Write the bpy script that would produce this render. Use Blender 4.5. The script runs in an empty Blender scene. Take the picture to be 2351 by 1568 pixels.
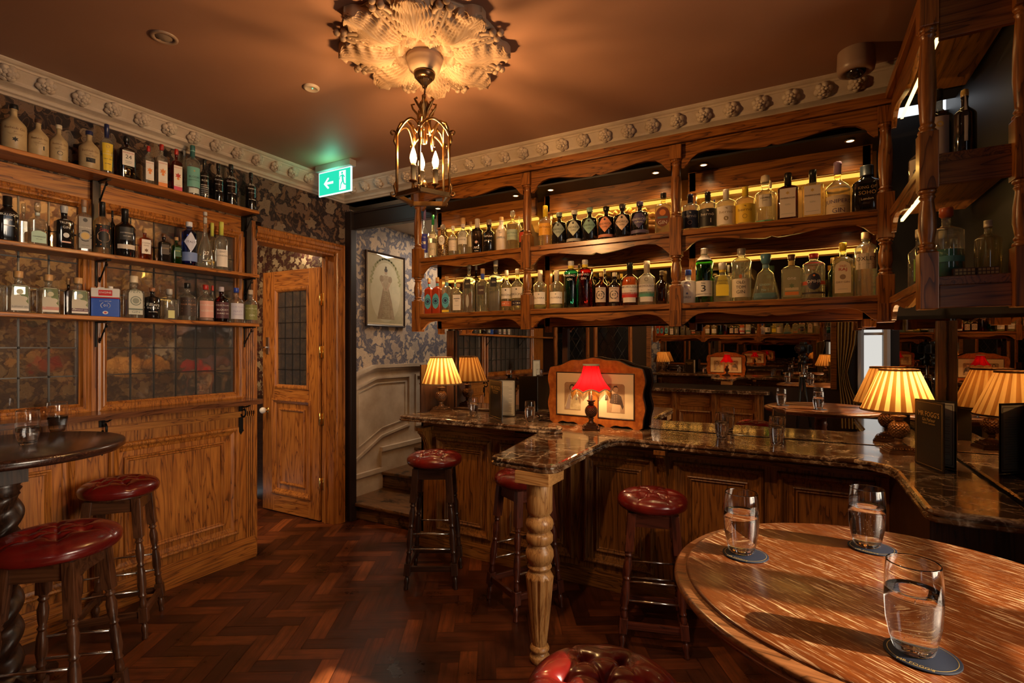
import bpy, bmesh, math, random
from mathutils import Vector, Matrix
random.seed(7)
C = bpy.context.scene.collection
# ---- the room: x along the bar wall, y towards it, z up, metres; the photographer's tripod stands at x=0,y=0
F=1180.0; CX=1175.5; YH=800.0; H=1.45; YAW=math.radians(29); cA=math.cos(YAW); sA=math.sin(YAW)
def pt(px,py=None,x=None,y=None,z=None):
    X=(px-CX)/F; du=X*cA-sA; dv=X*sA+cA
    if z is not None: t=(H-z)*F/(py-YH)
    elif x is not None: t=x/du
    else: t=y/dv
    return Vector((du*t,dv*t,(H-(py-YH)*t/F) if py is not None else 0.0)),t
def depth(x,y): return -x*sA+y*cA
# ------------------------------------------------------------------ objects
def mk(name,me,parent=None,loc=None,rz=0):
    o=bpy.data.objects.new(name,me); C.objects.link(o)
    if parent is not None: o.parent=parent
    if loc is not None: o.location=loc
    if rz: o.rotation_euler=(0,0,rz)
    return o
def tag(o,label,cat,group=None):
    o['label']=label; o['category']=cat
    if group: o['group']=group
    return o
def struct(o):
    o['kind']='structure'; return o
def thing(name,label,cat,loc=(0,0,0),rz=0,group=None):
    return tag(mk(name,None,None,loc,rz),label,cat,group)
def copy_tree(o,parent=None):
    c=o.copy(); C.objects.link(c); c.parent=parent
    for ch in o.children: copy_tree(ch,c)
    return c
class B:
    def __init__(s): s.v=[]; s.f=[]; s.mi=[]; s.sm=[]
    def add(s,vs,fs,m=0,smooth=False):
        n=len(s.v); s.v+= [tuple(p) for p in vs]
        for f in fs: s.f.append(tuple(i+n for i in f)); s.mi.append(m); s.sm.append(smooth)
        return s
    def box(s,x0,x1,y0,y1,z0,z1,m=0):
        v=[(x,y,z) for x in (x0,x1) for y in (y0,y1) for z in (z0,z1)]
        return s.add(v,[(0,1,3,2),(4,6,7,5),(0,4,5,1),(2,3,7,6),(0,2,6,4),(1,5,7,3)],m)
    def obox(s,c,ax,ay,az,m=0):      # centre, three half-axis vectors
        c=Vector(c);ax=Vector(ax);ay=Vector(ay);az=Vector(az)
        v=[c+i*ax+j*ay+k*az for i in (-1,1) for j in (-1,1) for k in (-1,1)]
        return s.add(v,[(0,1,3,2),(4,6,7,5),(0,4,5,1),(2,3,7,6),(0,2,6,4),(1,5,7,3)],m)
    def lathe(s,prof,c=(0,0,0),seg=24,m=0,smooth=True,sx=1,sy=1,caps=True,fn=None):
        vs=[];n=len(prof)
        for (r,z) in prof:
            for k in range(seg):
                a=2*math.pi*k/seg; rr=r*(fn(a,z) if fn else 1)
                vs.append((c[0]+rr*sx*math.cos(a),c[1]+rr*sy*math.sin(a),c[2]+z))
        fs=[(i*seg+k,i*seg+(k+1)%seg,(i+1)*seg+(k+1)%seg,(i+1)*seg+k) for i in range(n-1) for k in range(seg)]
        if caps:
            if prof[0][0]>1e-6: fs.append(tuple(reversed(range(seg))))
            if prof[-1][0]>1e-6: fs.append(tuple(range((n-1)*seg,n*seg)))
        return s.add(vs,fs,m,smooth)
    def rings(s,rings,m=0,smooth=True,closed=False,cap=True):
        seg=len(rings[0]); vs=[p for r in rings for p in r]; n=len(rings)
        fs=[(i*seg+k,i*seg+(k+1)%seg,((i+1)%n)*seg+(k+1)%seg,((i+1)%n)*seg+k) for i in range(n if closed else n-1) for k in range(seg)]
        if cap and not closed: fs+=[tuple(reversed(range(seg))),tuple(range((n-1)*seg,n*seg))]
        return s.add(vs,fs,m,smooth)
    def tube(s,pts,r,seg=8,m=0,closed=False,flat=None):
        P=[Vector(p) for p in pts]; n=len(P); R=[]; up=None
        for i in range(n):
            if closed: d=P[(i+1)%n]-P[i-1]
            else: d=P[min(i+1,n-1)]-P[max(i-1,0)]
            d=d.normalized()
            if up is None:
                up=Vector((0,0,1)) if abs(d.z)<.9 else Vector((1,0,0))
            a=up-d*up.dot(d)
            if a.length<1e-4: a=d.orthogonal()
            a.normalize(); b=d.cross(a); up=a
            rr=r[i] if isinstance(r,(list,tuple)) else r
            R.append([P[i]+rr*(a*math.cos(2*math.pi*k/seg)+(flat or 1)*b*math.sin(2*math.pi*k/seg)) for k in range(seg)])
        return s.rings(R,m,True,closed)
    def cyl(s,p0,p1,r0,r1=None,seg=12,m=0):
        return s.tube([p0,p1],[r0,r0 if r1 is None else r1],seg,m)
    def sph(s,c,r,m=0,seg=12,sz=1,sx=1,sy=1):
        n=max(4,seg//2)
        return s.lathe([(r*math.sin(math.pi*i/n)+1e-7,-r*sz*math.cos(math.pi*i/n)) for i in range(n+1)],c,seg,m,True,sx,sy,False)
    def prism(s,pts,plane,a,b,m=0,smooth=False):   # 2D outline extruded: plane 'xz' along y, 'yz' along x, 'xy' along z
        def q(p,t):
            return {'xz':(p[0],t,p[1]),'yz':(t,p[0],p[1]),'xy':(p[0],p[1],t)}[plane]
        n=len(pts); vs=[q(p,a) for p in pts]+[q(p,b) for p in pts]
        fs=[(i,(i+1)%n,n+(i+1)%n,n+i) for i in range(n)]
        s.add(vs,fs,m,smooth)
        return s.add(vs,[tuple(reversed(range(n))),tuple(range(n,2*n))],m)
    def frame(s,o,ux,uz,n,w,h,prof,m=0,fill=None):   # mitred rectangular moulding; prof = (inset, height)
        o=Vector(o);ux=Vector(ux);uz=Vector(uz);n=Vector(n); L=[]
        for (i,t) in prof:
            L.append([o+ux*a+uz*b+n*t for a,b in ((i,i),(w-i,i),(w-i,h-i),(i,h-i))])
        k=len(L); vs=[p for r in L for p in r]
        fs=[(i*4+j,i*4+(j+1)%4,(i+1)*4+(j+1)%4,(i+1)*4+j) for i in range(k-1) for j in range(4)]
        s.add(vs,fs,m)
        if fill is not None: s.add(L[-1],[(0,1,2,3)],fill)
        return s
    def build(s,name,mats,parent=None,loc=None,rz=0,bevel=0,fix=True,sub=0):
        me=bpy.data.meshes.new(name); me.from_pydata(s.v,[],s.f)
        if not isinstance(mats,(list,tuple)): mats=[mats]
        for m in mats: me.materials.append(m)
        me.polygons.foreach_set('material_index',s.mi); me.polygons.foreach_set('use_smooth',s.sm)
        if fix:
            bm=bmesh.new(); bm.from_mesh(me); bmesh.ops.recalc_face_normals(bm,faces=bm.faces); bm.to_mesh(me); bm.free()
        me.update()
        o=mk(name,me,parent,loc,rz)
        if bevel:
            md=o.modifiers.new('b','BEVEL'); md.width=bevel; md.segments=2; md.limit_method='ANGLE'; md.angle_limit=math.radians(40)
        if sub:
            md=o.modifiers.new('s','SUBSURF'); md.levels=sub; md.render_levels=sub
        return o
def dense(p,n=8):
    o=[]
    for (a,b_),(c_,d) in zip(p,p[1:]):
        o+=[(a+(c_-a)*k/n,b_+(d-b_)*k/n) for k in range(n)]
    return o+[p[-1]]
_tc={}
def text2d(s,font=None):
    key=s
    if key in _tc: return _tc[key]
    cu=bpy.data.curves.new('t','FONT'); cu.body=s; cu.resolution_u=2; cu.align_x='CENTER'; cu.align_y='CENTER'; cu.size=1
    o=bpy.data.objects.new('t',cu); C.objects.link(o)
    bpy.context.view_layer.update()
    me=o.to_mesh()
    vs=[(v.co.x,v.co.y) for v in me.vertices]; fs=[tuple(p.vertices) for p in me.polygons]
    o.to_mesh_clear(); bpy.data.objects.remove(o); bpy.data.curves.remove(cu)
    _tc[key]=(vs,fs); return _tc[key]
def put_text(b,s,fit_w,max_h,mp,m=0,bold=0):
    """letters scaled to at most fit_w wide and max_h tall, mapped by mp(x,y)"""
    vs,fs=text2d(s)
    if not vs: return
    xs=[v[0] for v in vs]; ys=[v[1] for v in vs]
    w=max(xs)-min(xs); h=max(ys)-min(ys); k=min(fit_w/w,max_h/h); cx=(max(xs)+min(xs))/2; cy=(max(ys)+min(ys))/2
    kx=min(fit_w/w,k*1.35)
    b.add([mp((v[0]-cx)*kx,(v[1]-cy)*k) for v in vs],fs,m)
# ------------------------------------------------------------------ materials
_m={}
def new(name):
    m=bpy.data.materials.new(name); m.use_nodes=True; nt=m.node_tree; nt.nodes.clear()
    out=nt.nodes.new('ShaderNodeOutputMaterial'); return m,nt,out
def N(nt,t,**k):
    n=nt.nodes.new('ShaderNode'+t)
    for a,v in k.items():
        if a in n.inputs: n.inputs[a].default_value=v
        else: setattr(n,a,v)
    return n
def L(nt,a,b): nt.links.new(a,b)
def c4(c): return (c[0],c[1],c[2],1)
def ramp(nt,stops,fac=None,interp='LINEAR'):
    r=nt.nodes.new('ShaderNodeValToRGB'); e=r.color_ramp.elements; r.color_ramp.interpolation=interp
    while len(e)>1: e.remove(e[-1])
    e[0].position=stops[0][0]; e[0].color=c4(stops[0][1])
    for p,c in stops[1:]:
        x=e.new(p); x.color=c4(c)
    if fac is not None: L(nt,fac,r.inputs[0])
    return r
def mat(name,col=(.5,.5,.5),rough=.5,metal=0,spec=.5,coat=0,bump=None,em=None,es=0,noise=None,sss=0):
    if name in _m: return _m[name]
    m,nt,out=new(name); p=N(nt,'BsdfPrincipled'); L(nt,p.outputs[0],out.inputs[0])
    p.inputs['Base Color'].default_value=c4(col); p.inputs['Roughness'].default_value=rough; p.inputs['Metallic'].default_value=metal
    p.inputs['Specular IOR Level'].default_value=spec; p.inputs['Coat Weight'].default_value=coat
    if em: p.inputs['Emission Color'].default_value=c4(em); p.inputs['Emission Strength'].default_value=es
    if noise:   # (scale, second colour)
        tc=N(nt,'TexCoord'); n=N(nt,'TexNoise',Scale=noise[0],Detail=6.0,Roughness=.6); L(nt,tc.outputs['Object'],n.inputs['Vector'])
        r=ramp(nt,[(.35,col),(.65,noise[1])],n.outputs[0]); L(nt,r.outputs[0],p.inputs['Base Color'])
    if bump:
        tc=N(nt,'TexCoord'); n=N(nt,'TexNoise',Scale=bump[0],Detail=4.0); L(nt,tc.outputs['Object'],n.inputs['Vector'])
        bp=N(nt,'Bump',Strength=bump[1],Distance=bump[2] if len(bump)>2 else .002); L(nt,n.outputs[0],bp.inputs['Height']); L(nt,bp.outputs[0],p.inputs['Normal'])
    _m[name]=m; return m
def wood(name,light,mid,dark,axis='z',scale=1.0,rough=.38,coat=.15,wear=0):
    if name in _m: return _m[name]
    m,nt,out=new(name); p=N(nt,'BsdfPrincipled'); L(nt,p.outputs[0],out.inputs[0])
    tc=N(nt,'TexCoord'); mp=N(nt,'Mapping')
    st={'x':(1.2,14,14),'y':(14,1.2,14),'z':(14,14,1.2)}[axis]
    mp.inputs['Scale'].default_value=[v*scale for v in st]
    L(nt,tc.outputs['Object'],mp.inputs['Vector'])
    n1=N(nt,'TexNoise',Scale=1.0,Detail=3.0,Roughness=.5,Distortion=.6); L(nt,mp.outputs[0],n1.inputs['Vector'])
    # growth rings: sawtooth of the low noise
    mu=N(nt,'Math',operation='MULTIPLY'); mu.inputs[1].default_value=9.0; L(nt,n1.outputs[0],mu.inputs[0])
    fr=N(nt,'Math',operation='FRACT'); L(nt,mu.outputs[0],fr.inputs[0])
    mp2=N(nt,'Mapping'); mp2.inputs['Scale'].default_value=[v*scale*(12 if v>2 else 3) for v in st]; L(nt,tc.outputs['Object'],mp2.inputs['Vector'])
    n2=N(nt,'TexNoise',Scale=1.0,Detail=3.0,Roughness=.7); L(nt,mp2.outputs[0],n2.inputs['Vector'])
    r1=ramp(nt,[(0,dark),(.22,mid),(.6,light),(1,mid)],fr.outputs[0])
    r2=ramp(nt,[(.3,(.45,.42,.4)),(.55,(1,1,1))],n2.outputs[0])
    mx=N(nt,'MixRGB',blend_type='MULTIPLY'); mx.inputs[0].default_value=.75; L(nt,r1.outputs[0],mx.inputs[1]); L(nt,r2.outputs[0],mx.inputs[2])
    n3=N(nt,'TexNoise',Scale=2.2,Detail=3.0); L(nt,tc.outputs['Object'],n3.inputs['Vector'])
    r3=ramp(nt,[(.3,(.6,.55,.5)),(.65,(1,1,1))],n3.outputs[0])
    mx2=N(nt,'MixRGB',blend_type='MULTIPLY'); mx2.inputs[0].default_value=.6; L(nt,mx.outputs[0],mx2.inputs[1]); L(nt,r3.outputs[0],mx2.inputs[2])
    col=mx2.outputs[0]
    if wear:
        n4=N(nt,'TexNoise',Scale=7.0,Detail=8.0,Roughness=.75); L(nt,tc.outputs['Object'],n4.inputs['Vector'])
        r4=ramp(nt,[(.52,(0,0,0)),(.62,(1,1,1))],n4.outputs[0])
        mm=N(nt,'MixRGB'); L(nt,r4.outputs[0],mm.inputs[0]); L(nt,col,mm.inputs[1]); mm.inputs[2].default_value=c4([c*.25 for c in dark]); col=mm.outputs[0]
    L(nt,col,p.inputs['Base Color'])
    p.inputs['Roughness'].default_value=rough; p.inputs['Coat Weight'].default_value=coat; p.inputs['Coat Roughness'].default_value=.2
    bp=N(nt,'Bump',Strength=.25,Distance=.001); L(nt,n2.outputs[0],bp.inputs['Height']); L(nt,bp.outputs[0],p.inputs['Normal'])
    _m[name]=m; return m
def woods(name,l,mi,d,**k):
    return {a:wood(name+'_'+a,l,mi,d,axis=a,**k) for a in 'xyz'}
OAK=woods('honey_oak',(.54,.200,.034),(.40,.130,.020),(.12,.033,.006))
BAR=woods('bar_oak',(.36,.145,.030),(.26,.095,.018),(.07,.024,.006))
SHF=woods('shelf_oak',(.36,.13,.022),(.26,.085,.013),(.07,.02,.004),rough=.33)
DRK=woods('dark_walnut',(.06,.025,.012),(.04,.016,.008),(.012,.005,.003))
PALE=woods('pale_turned_oak',(.66,.36,.13),(.55,.27,.085),(.30,.12,.035),scale=1.6)
MAHO=woods('mahogany',(.16,.045,.02),(.12,.032,.014),(.05,.012,.006),rough=.28,coat=.4)
EBON=woods('black_brown_stool_wood',(.05,.022,.014),(.035,.015,.010),(.012,.006,.004),rough=.28,coat=.4)
def glassy(name,tint=(1,1,1),edge=(.55,.6,.58),rough=.02,refl=1.0,trans_mix=None,milk=0):
    """thin-walled glass: tinted see-through with fresnel reflection, thicker and darker at its edges"""
    if name in _m: return _m[name]
    m,nt,out=new(name)
    lw=N(nt,'LayerWeight',Blend=.5); r=ramp(nt,[(0,tint),(.6,[a*.75+b*.25 for a,b in zip(tint,edge)]),(1,edge)],lw.outputs['Facing'])
    tr=N(nt,'BsdfTransparent'); L(nt,r.outputs[0],tr.inputs[0])
    gl=N(nt,'BsdfGlossy',Roughness=rough); gl.inputs[0].default_value=(1,1,1,1)
    fr=N(nt,'Math',operation='POWER'); L(nt,lw.outputs['Facing'],fr.inputs[0]); fr.inputs[1].default_value=3.2
    mu=N(nt,'Math',operation='MULTIPLY_ADD',use_clamp=True); mu.inputs[1].default_value=.6*refl; mu.inputs[2].default_value=.045*refl; L(nt,fr.outputs[0],mu.inputs[0])
    mx=N(nt,'MixShader'); L(nt,mu.outputs[0],mx.inputs[0]); L(nt,tr.outputs[0],mx.inputs[1]); L(nt,gl.outputs[0],mx.inputs[2])
    last=mx
    if trans_mix:
        g=N(nt,'BsdfGlass',IOR=1.3,Roughness=.0); g.inputs[0].default_value=c4(tint)
        m2=N(nt,'MixShader'); m2.inputs[0].default_value=trans_mix; L(nt,mx.outputs[0],m2.inputs[1]); L(nt,g.outputs[0],m2.inputs[2]); last=m2
    if milk:
        d=N(nt,'BsdfTranslucent'); d.inputs[0].default_value=(.95,.93,.85,1); d2=N(nt,'BsdfDiffuse'); d2.inputs[0].default_value=(.95,.93,.85,1)
        a=N(nt,'AddShader'); L(nt,d.outputs[0],a.inputs[0]); L(nt,d2.outputs[0],a.inputs[1])
        m3=N(nt,'MixShader'); m3.inputs[0].default_value=milk; L(nt,last.outputs[0],m3.inputs[1]); L(nt,a.outputs[0],m3.inputs[2]); last=m3
    L(nt,last.outputs[0],out.inputs[0]); _m[name]=m; return m
def real_glass(name,col=(1,1,1),ior=1.5,rough=0):
    if name in _m: return _m[name]
    m,nt,out=new(name); g=N(nt,'BsdfGlass',IOR=ior,Roughness=rough); g.inputs[0].default_value=c4(col); L(nt,g.outputs[0],out.inputs[0]); _m[name]=m; return m
def emis(name,col=None,s=0):
    if name in _m: return _m[name]
    m,nt,out=new(name); e=N(nt,'Emission',Strength=s); e.inputs[0].default_value=c4(col); L(nt,e.outputs[0],out.inputs[0]); _m[name]=m; return m
def cloth(name,col,trans=.5,rough=.8,stripe=None):
    if name in _m: return _m[name]
    m,nt,out=new(name); d=N(nt,'BsdfDiffuse'); d.inputs[0].default_value=c4(col); t=N(nt,'BsdfTranslucent'); t.inputs[0].default_value=c4(col)
    x=N(nt,'MixShader'); x.inputs[0].default_value=trans; L(nt,d.outputs[0],x.inputs[1]); L(nt,t.outputs[0],x.inputs[2]); L(nt,x.outputs[0],out.inputs[0])
    _m[name]=m; return m
def mirror_mat(name,col,rough=.0,spots=None):
    if name in _m: return _m[name]
    m,nt,out=new(name); g=N(nt,'BsdfGlossy',Roughness=rough); g.inputs[0].default_value=c4(col)
    L(nt,g.outputs[0],out.inputs[0]); _m[name]=m; return m
def marble(name):
    m,nt,out=new(name); p=N(nt,'BsdfPrincipled',Roughness=.12); L(nt,p.outputs[0],out.inputs[0])
    tc=N(nt,'TexCoord'); nd=N(nt,'TexNoise',Scale=3.5,Detail=5.0,Roughness=.6); L(nt,tc.outputs['Object'],nd.inputs['Vector'])
    ad=N(nt,'MixRGB',blend_type='ADD'); ad.inputs[0].default_value=.35; L(nt,tc.outputs['Object'],ad.inputs[1]); L(nt,nd.outputs['Color'],ad.inputs[2])
    col=None
    vs=[]
    for sc,w in ((7,.035),(16,.05),(3.2,.02)):
        v=N(nt,'TexVoronoi',Scale=float(sc),feature='DISTANCE_TO_EDGE'); L(nt,ad.outputs[0],v.inputs['Vector'])
        r=ramp(nt,[(0,(1,1,1)),(w,(.25,.25,.25)),(w*2.2,(0,0,0))],v.outputs[0]); vs.append(r)
    n2=N(nt,'TexNoise',Scale=6.0,Detail=4.0); L(nt,tc.outputs['Object'],n2.inputs['Vector'])
    a=N(nt,'MixRGB',blend_type='LIGHTEN'); a.inputs[0].default_value=1; L(nt,vs[0].outputs[0],a.inputs[1]); L(nt,vs[2].outputs[0],a.inputs[2])
    b=N(nt,'MixRGB',blend_type='ADD'); b.inputs[0].default_value=.45; L(nt,a.outputs[0],b.inputs[1]); L(nt,vs[1].outputs[0],b.inputs[2])
    k=ramp(nt,[(.38,(0,0,0)),(.62,(1,1,1))],n2.outputs[0]); mu=N(nt,'MixRGB',blend_type='MULTIPLY'); mu.inputs[0].default_value=.8; L(nt,b.outputs[0],mu.inputs[1]); L(nt,k.outputs[0],mu.inputs[2])
    base=ramp(nt,[(.35,(.030,.013,.006)),(.55,(.085,.035,.014)),(.7,(.16,.075,.032))],nd.outputs[0])
    f=N(nt,'MixRGB'); L(nt,mu.outputs[0],f.inputs[0]); L(nt,base.outputs[0],f.inputs[1]); f.inputs[2].default_value=(.62,.46,.30,1)
    L(nt,f.outputs[0],p.inputs['Base Color']); p.inputs['Coat Weight'].default_value=.3; p.inputs['Coat Roughness'].default_value=.05
    _m[name]=m; return m
def floral(name,bg,leaf,flower,bg2=None,plane='yz',scale=1.0,rough=.7,vine=None,spec=.3):
    """printed wallpaper: many-petalled flower heads, leaves and curling vines"""
    if name in _m: return _m[name]
    m,nt,out=new(name); p=N(nt,'BsdfPrincipled',Roughness=rough); p.inputs['Specular IOR Level'].default_value=spec; L(nt,p.outputs[0],out.inputs[0])
    tc=N(nt,'TexCoord'); sp=N(nt,'SeparateXYZ'); L(nt,tc.outputs['Object'],sp.inputs[0])
    cb=N(nt,'CombineXYZ'); L(nt,sp.outputs[0 if plane[0]=='x' else 1],cb.inputs[0]); L(nt,sp.outputs[2 if plane[1]=='z' else 1],cb.inputs[1])
    nz=N(nt,'TexNoise',Scale=6.0*scale,Detail=2.0); L(nt,cb.outputs[0],nz.inputs['Vector'])
    wv=N(nt,'VectorMath',operation='MULTIPLY_ADD'); L(nt,nz.outputs['Color'],wv.inputs[0]); wv.inputs[1].default_value=(.16/scale,.16/scale,0); L(nt,cb.outputs[0],wv.inputs[2])
    def petals(sc,n,size,amp,rnd):
        v=N(nt,'TexVoronoi',Scale=sc,Randomness=rnd); v.voronoi_dimensions='2D'; L(nt,wv.outputs[0],v.inputs['Vector'])
        s=N(nt,'VectorMath',operation='SUBTRACT'); L(nt,wv.outputs[0],s.inputs[0]); L(nt,v.outputs['Position'],s.inputs[1])
        q=N(nt,'SeparateXYZ'); L(nt,s.outputs[0],q.inputs[0])
        a=N(nt,'Math',operation='ARCTAN2'); L(nt,q.outputs[1],a.inputs[0]); L(nt,q.outputs[0],a.inputs[1])
        sc2=N(nt,'SeparateXYZ'); L(nt,v.outputs['Color'],sc2.inputs[0])
        ph=N(nt,'Math',operation='MULTIPLY_ADD'); L(nt,a.outputs[0],ph.inputs[0]); ph.inputs[1].default_value=float(n)
        k6=N(nt,'Math',operation='MULTIPLY'); L(nt,sc2.outputs[0],k6.inputs[0]); k6.inputs[1].default_value=6.3; L(nt,k6.outputs[0],ph.inputs[2])
        co=N(nt,'Math',operation='COSINE'); L(nt,ph.outputs[0],co.inputs[0])
        rr=N(nt,'Math',operation='MULTIPLY_ADD'); L(nt,co.outputs[0],rr.inputs[0]); rr.inputs[1].default_value=amp; rr.inputs[2].default_value=size
        df=N(nt,'Math',operation='SUBTRACT'); L(nt,rr.outputs[0],df.inputs[0]); L(nt,v.outputs['Distance'],df.inputs[1])
        g=ramp(nt,[(.0,(0,0,0)),(.02,(1,1,1)),(.07,(1,1,1)),(.08,(.3,.3,.3)),(.10,(.9,.9,.9)),(.17,(1,1,1)),(.18,(.4,.4,.4)),(.2,(.9,.9,.9)),(.27,(.9,.9,.9)),(.28,(.2,.2,.2)),(.31,(1,1,1))],df.outputs[0])
        return g,v
    f1,v1=petals(4.6*scale,5,.33,.075,.8)
    f2,v2=petals(9.5*scale,2,.27,.17,1.0)
    w=N(nt,'TexNoise',Scale=3.4*scale,Detail=.6,Distortion=3.5); L(nt,cb.outputs[0],w.inputs['Vector'])
    wm=N(nt,'Math',operation='MULTIPLY'); wm.inputs[1].default_value=5.0; L(nt,w.outputs[0],wm.inputs[0]); wf=N(nt,'Math',operation='FRACT'); L(nt,wm.outputs[0],wf.inputs[0])
    vr=ramp(nt,[(.40,(0,0,0)),(.44,(1,1,1)),(.52,(1,1,1)),(.56,(0,0,0)),(.60,(0,0,0)),(.62,(.8,.8,.8)),(.66,(.8,.8,.8)),(.68,(0,0,0))],wf.outputs[0])
    base=N(nt,'MixRGB'); L(nt,nz.outputs[0],base.inputs[0]); base.inputs[1].default_value=c4(bg); base.inputs[2].default_value=c4(bg2 or bg)
    m1=N(nt,'MixRGB'); L(nt,vr.outputs[0],m1.inputs[0]); L(nt,base.outputs[0],m1.inputs[1]); m1.inputs[2].default_value=c4(vine or [c*.6 for c in leaf])
    m2=N(nt,'MixRGB'); L(nt,f2.outputs[0],m2.inputs[0]); L(nt,m1.outputs[0],m2.inputs[1]); m2.inputs[2].default_value=c4(leaf)
    s1=N(nt,'SeparateXYZ'); L(nt,v1.outputs['Color'],s1.inputs[0])
    fc=ramp(nt,[(0,flower[0]),(.6,flower[1 % len(flower)]),(1,flower[-1])],s1.outputs[1],'CONSTANT')
    m3=N(nt,'MixRGB'); L(nt,f1.outputs[0],m3.inputs[0]); L(nt,m2.outputs[0],m3.inputs[1]); L(nt,fc.outputs[0],m3.inputs[2])
    L(nt,m3.outputs[0],p.inputs['Base Color']); _m[name]=m; return m
BRASS=mat('aged_brass',(.27,.15,.055),.34,1,noise=(14,(.14,.075,.03)))
BRASSB=mat('bright_brass',(.85,.58,.2),.25,1)
CHROME=mat('steel_rail',(.75,.72,.68),.18,1)
IRON=mat('black_iron',(.012,.011,.010),.45,.6)
LEAD=mat('lead_came',(.07,.065,.06),.35,.8)
PLASTER=mat('painted_plaster',(.56,.46,.36),.65,noise=(9,(.47,.37,.28)),bump=(60,.15))
MARBLE=marble('brown_veined_marble')
LEATHER=mat('oxblood_leather',(.17,.009,.006),.27,0,.5,.4,bump=(180,.12,.0006),noise=(7,(.085,.005,.004)))
WHITEM=mat('white_ceramic',(.8,.76,.68),.25)
BLACKP=mat('black_plastic',(.01,.01,.011),.35)
# ================================================================== THE ROOM
XW=-3.33; YB=3.10; ZC=2.80; YM=3.335; XR=.66
WP_DARK=floral('dark_morris_wallpaper',(.012,.008,.008),(.16,.085,.045),[(.22,.15,.095),(.15,.09,.06),(.20,.035,.025)],(.03,.014,.012),'yz',1.5)
WP_LIGHT=floral('chinoiserie_wallpaper',(.10,.095,.125),(.50,.38,.27),[(.56,.43,.31),(.40,.31,.24),(.52,.36,.25)],(.15,.135,.16),'yz',1.25,vine=(.30,.24,.2))
WP_RED=floral('maroon_hall_wallpaper',(.075,.018,.012),(.17,.11,.05),[(.48,.36,.2),(.3,.2,.1)],(.05,.014,.01),'yz',2.3)
WP_REDX=floral('maroon_hall_wallpaper_x',(.075,.018,.012),(.17,.11,.05),[(.48,.36,.2),(.3,.2,.1)],(.05,.014,.01),'xz',2.3)
WP_AMB=floral('amber_leaf_wallpaper',(.10,.035,.012),(.30,.17,.06),[(.38,.24,.1),(.22,.1,.03)],(.06,.025,.012),'yz',2.0)
CEILM=mat('taupe_ceiling_paint',(.35,.185,.120),.55,noise=(1.2,(.31,.16,.10)))
DARKW=mat('near_black_paint',(.012,.009,.008),.5)
CREAM=mat('cream_wainscot_paint',(.62,.50,.38),.5,noise=(5,(.46,.34,.24)),bump=(30,.1))
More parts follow.
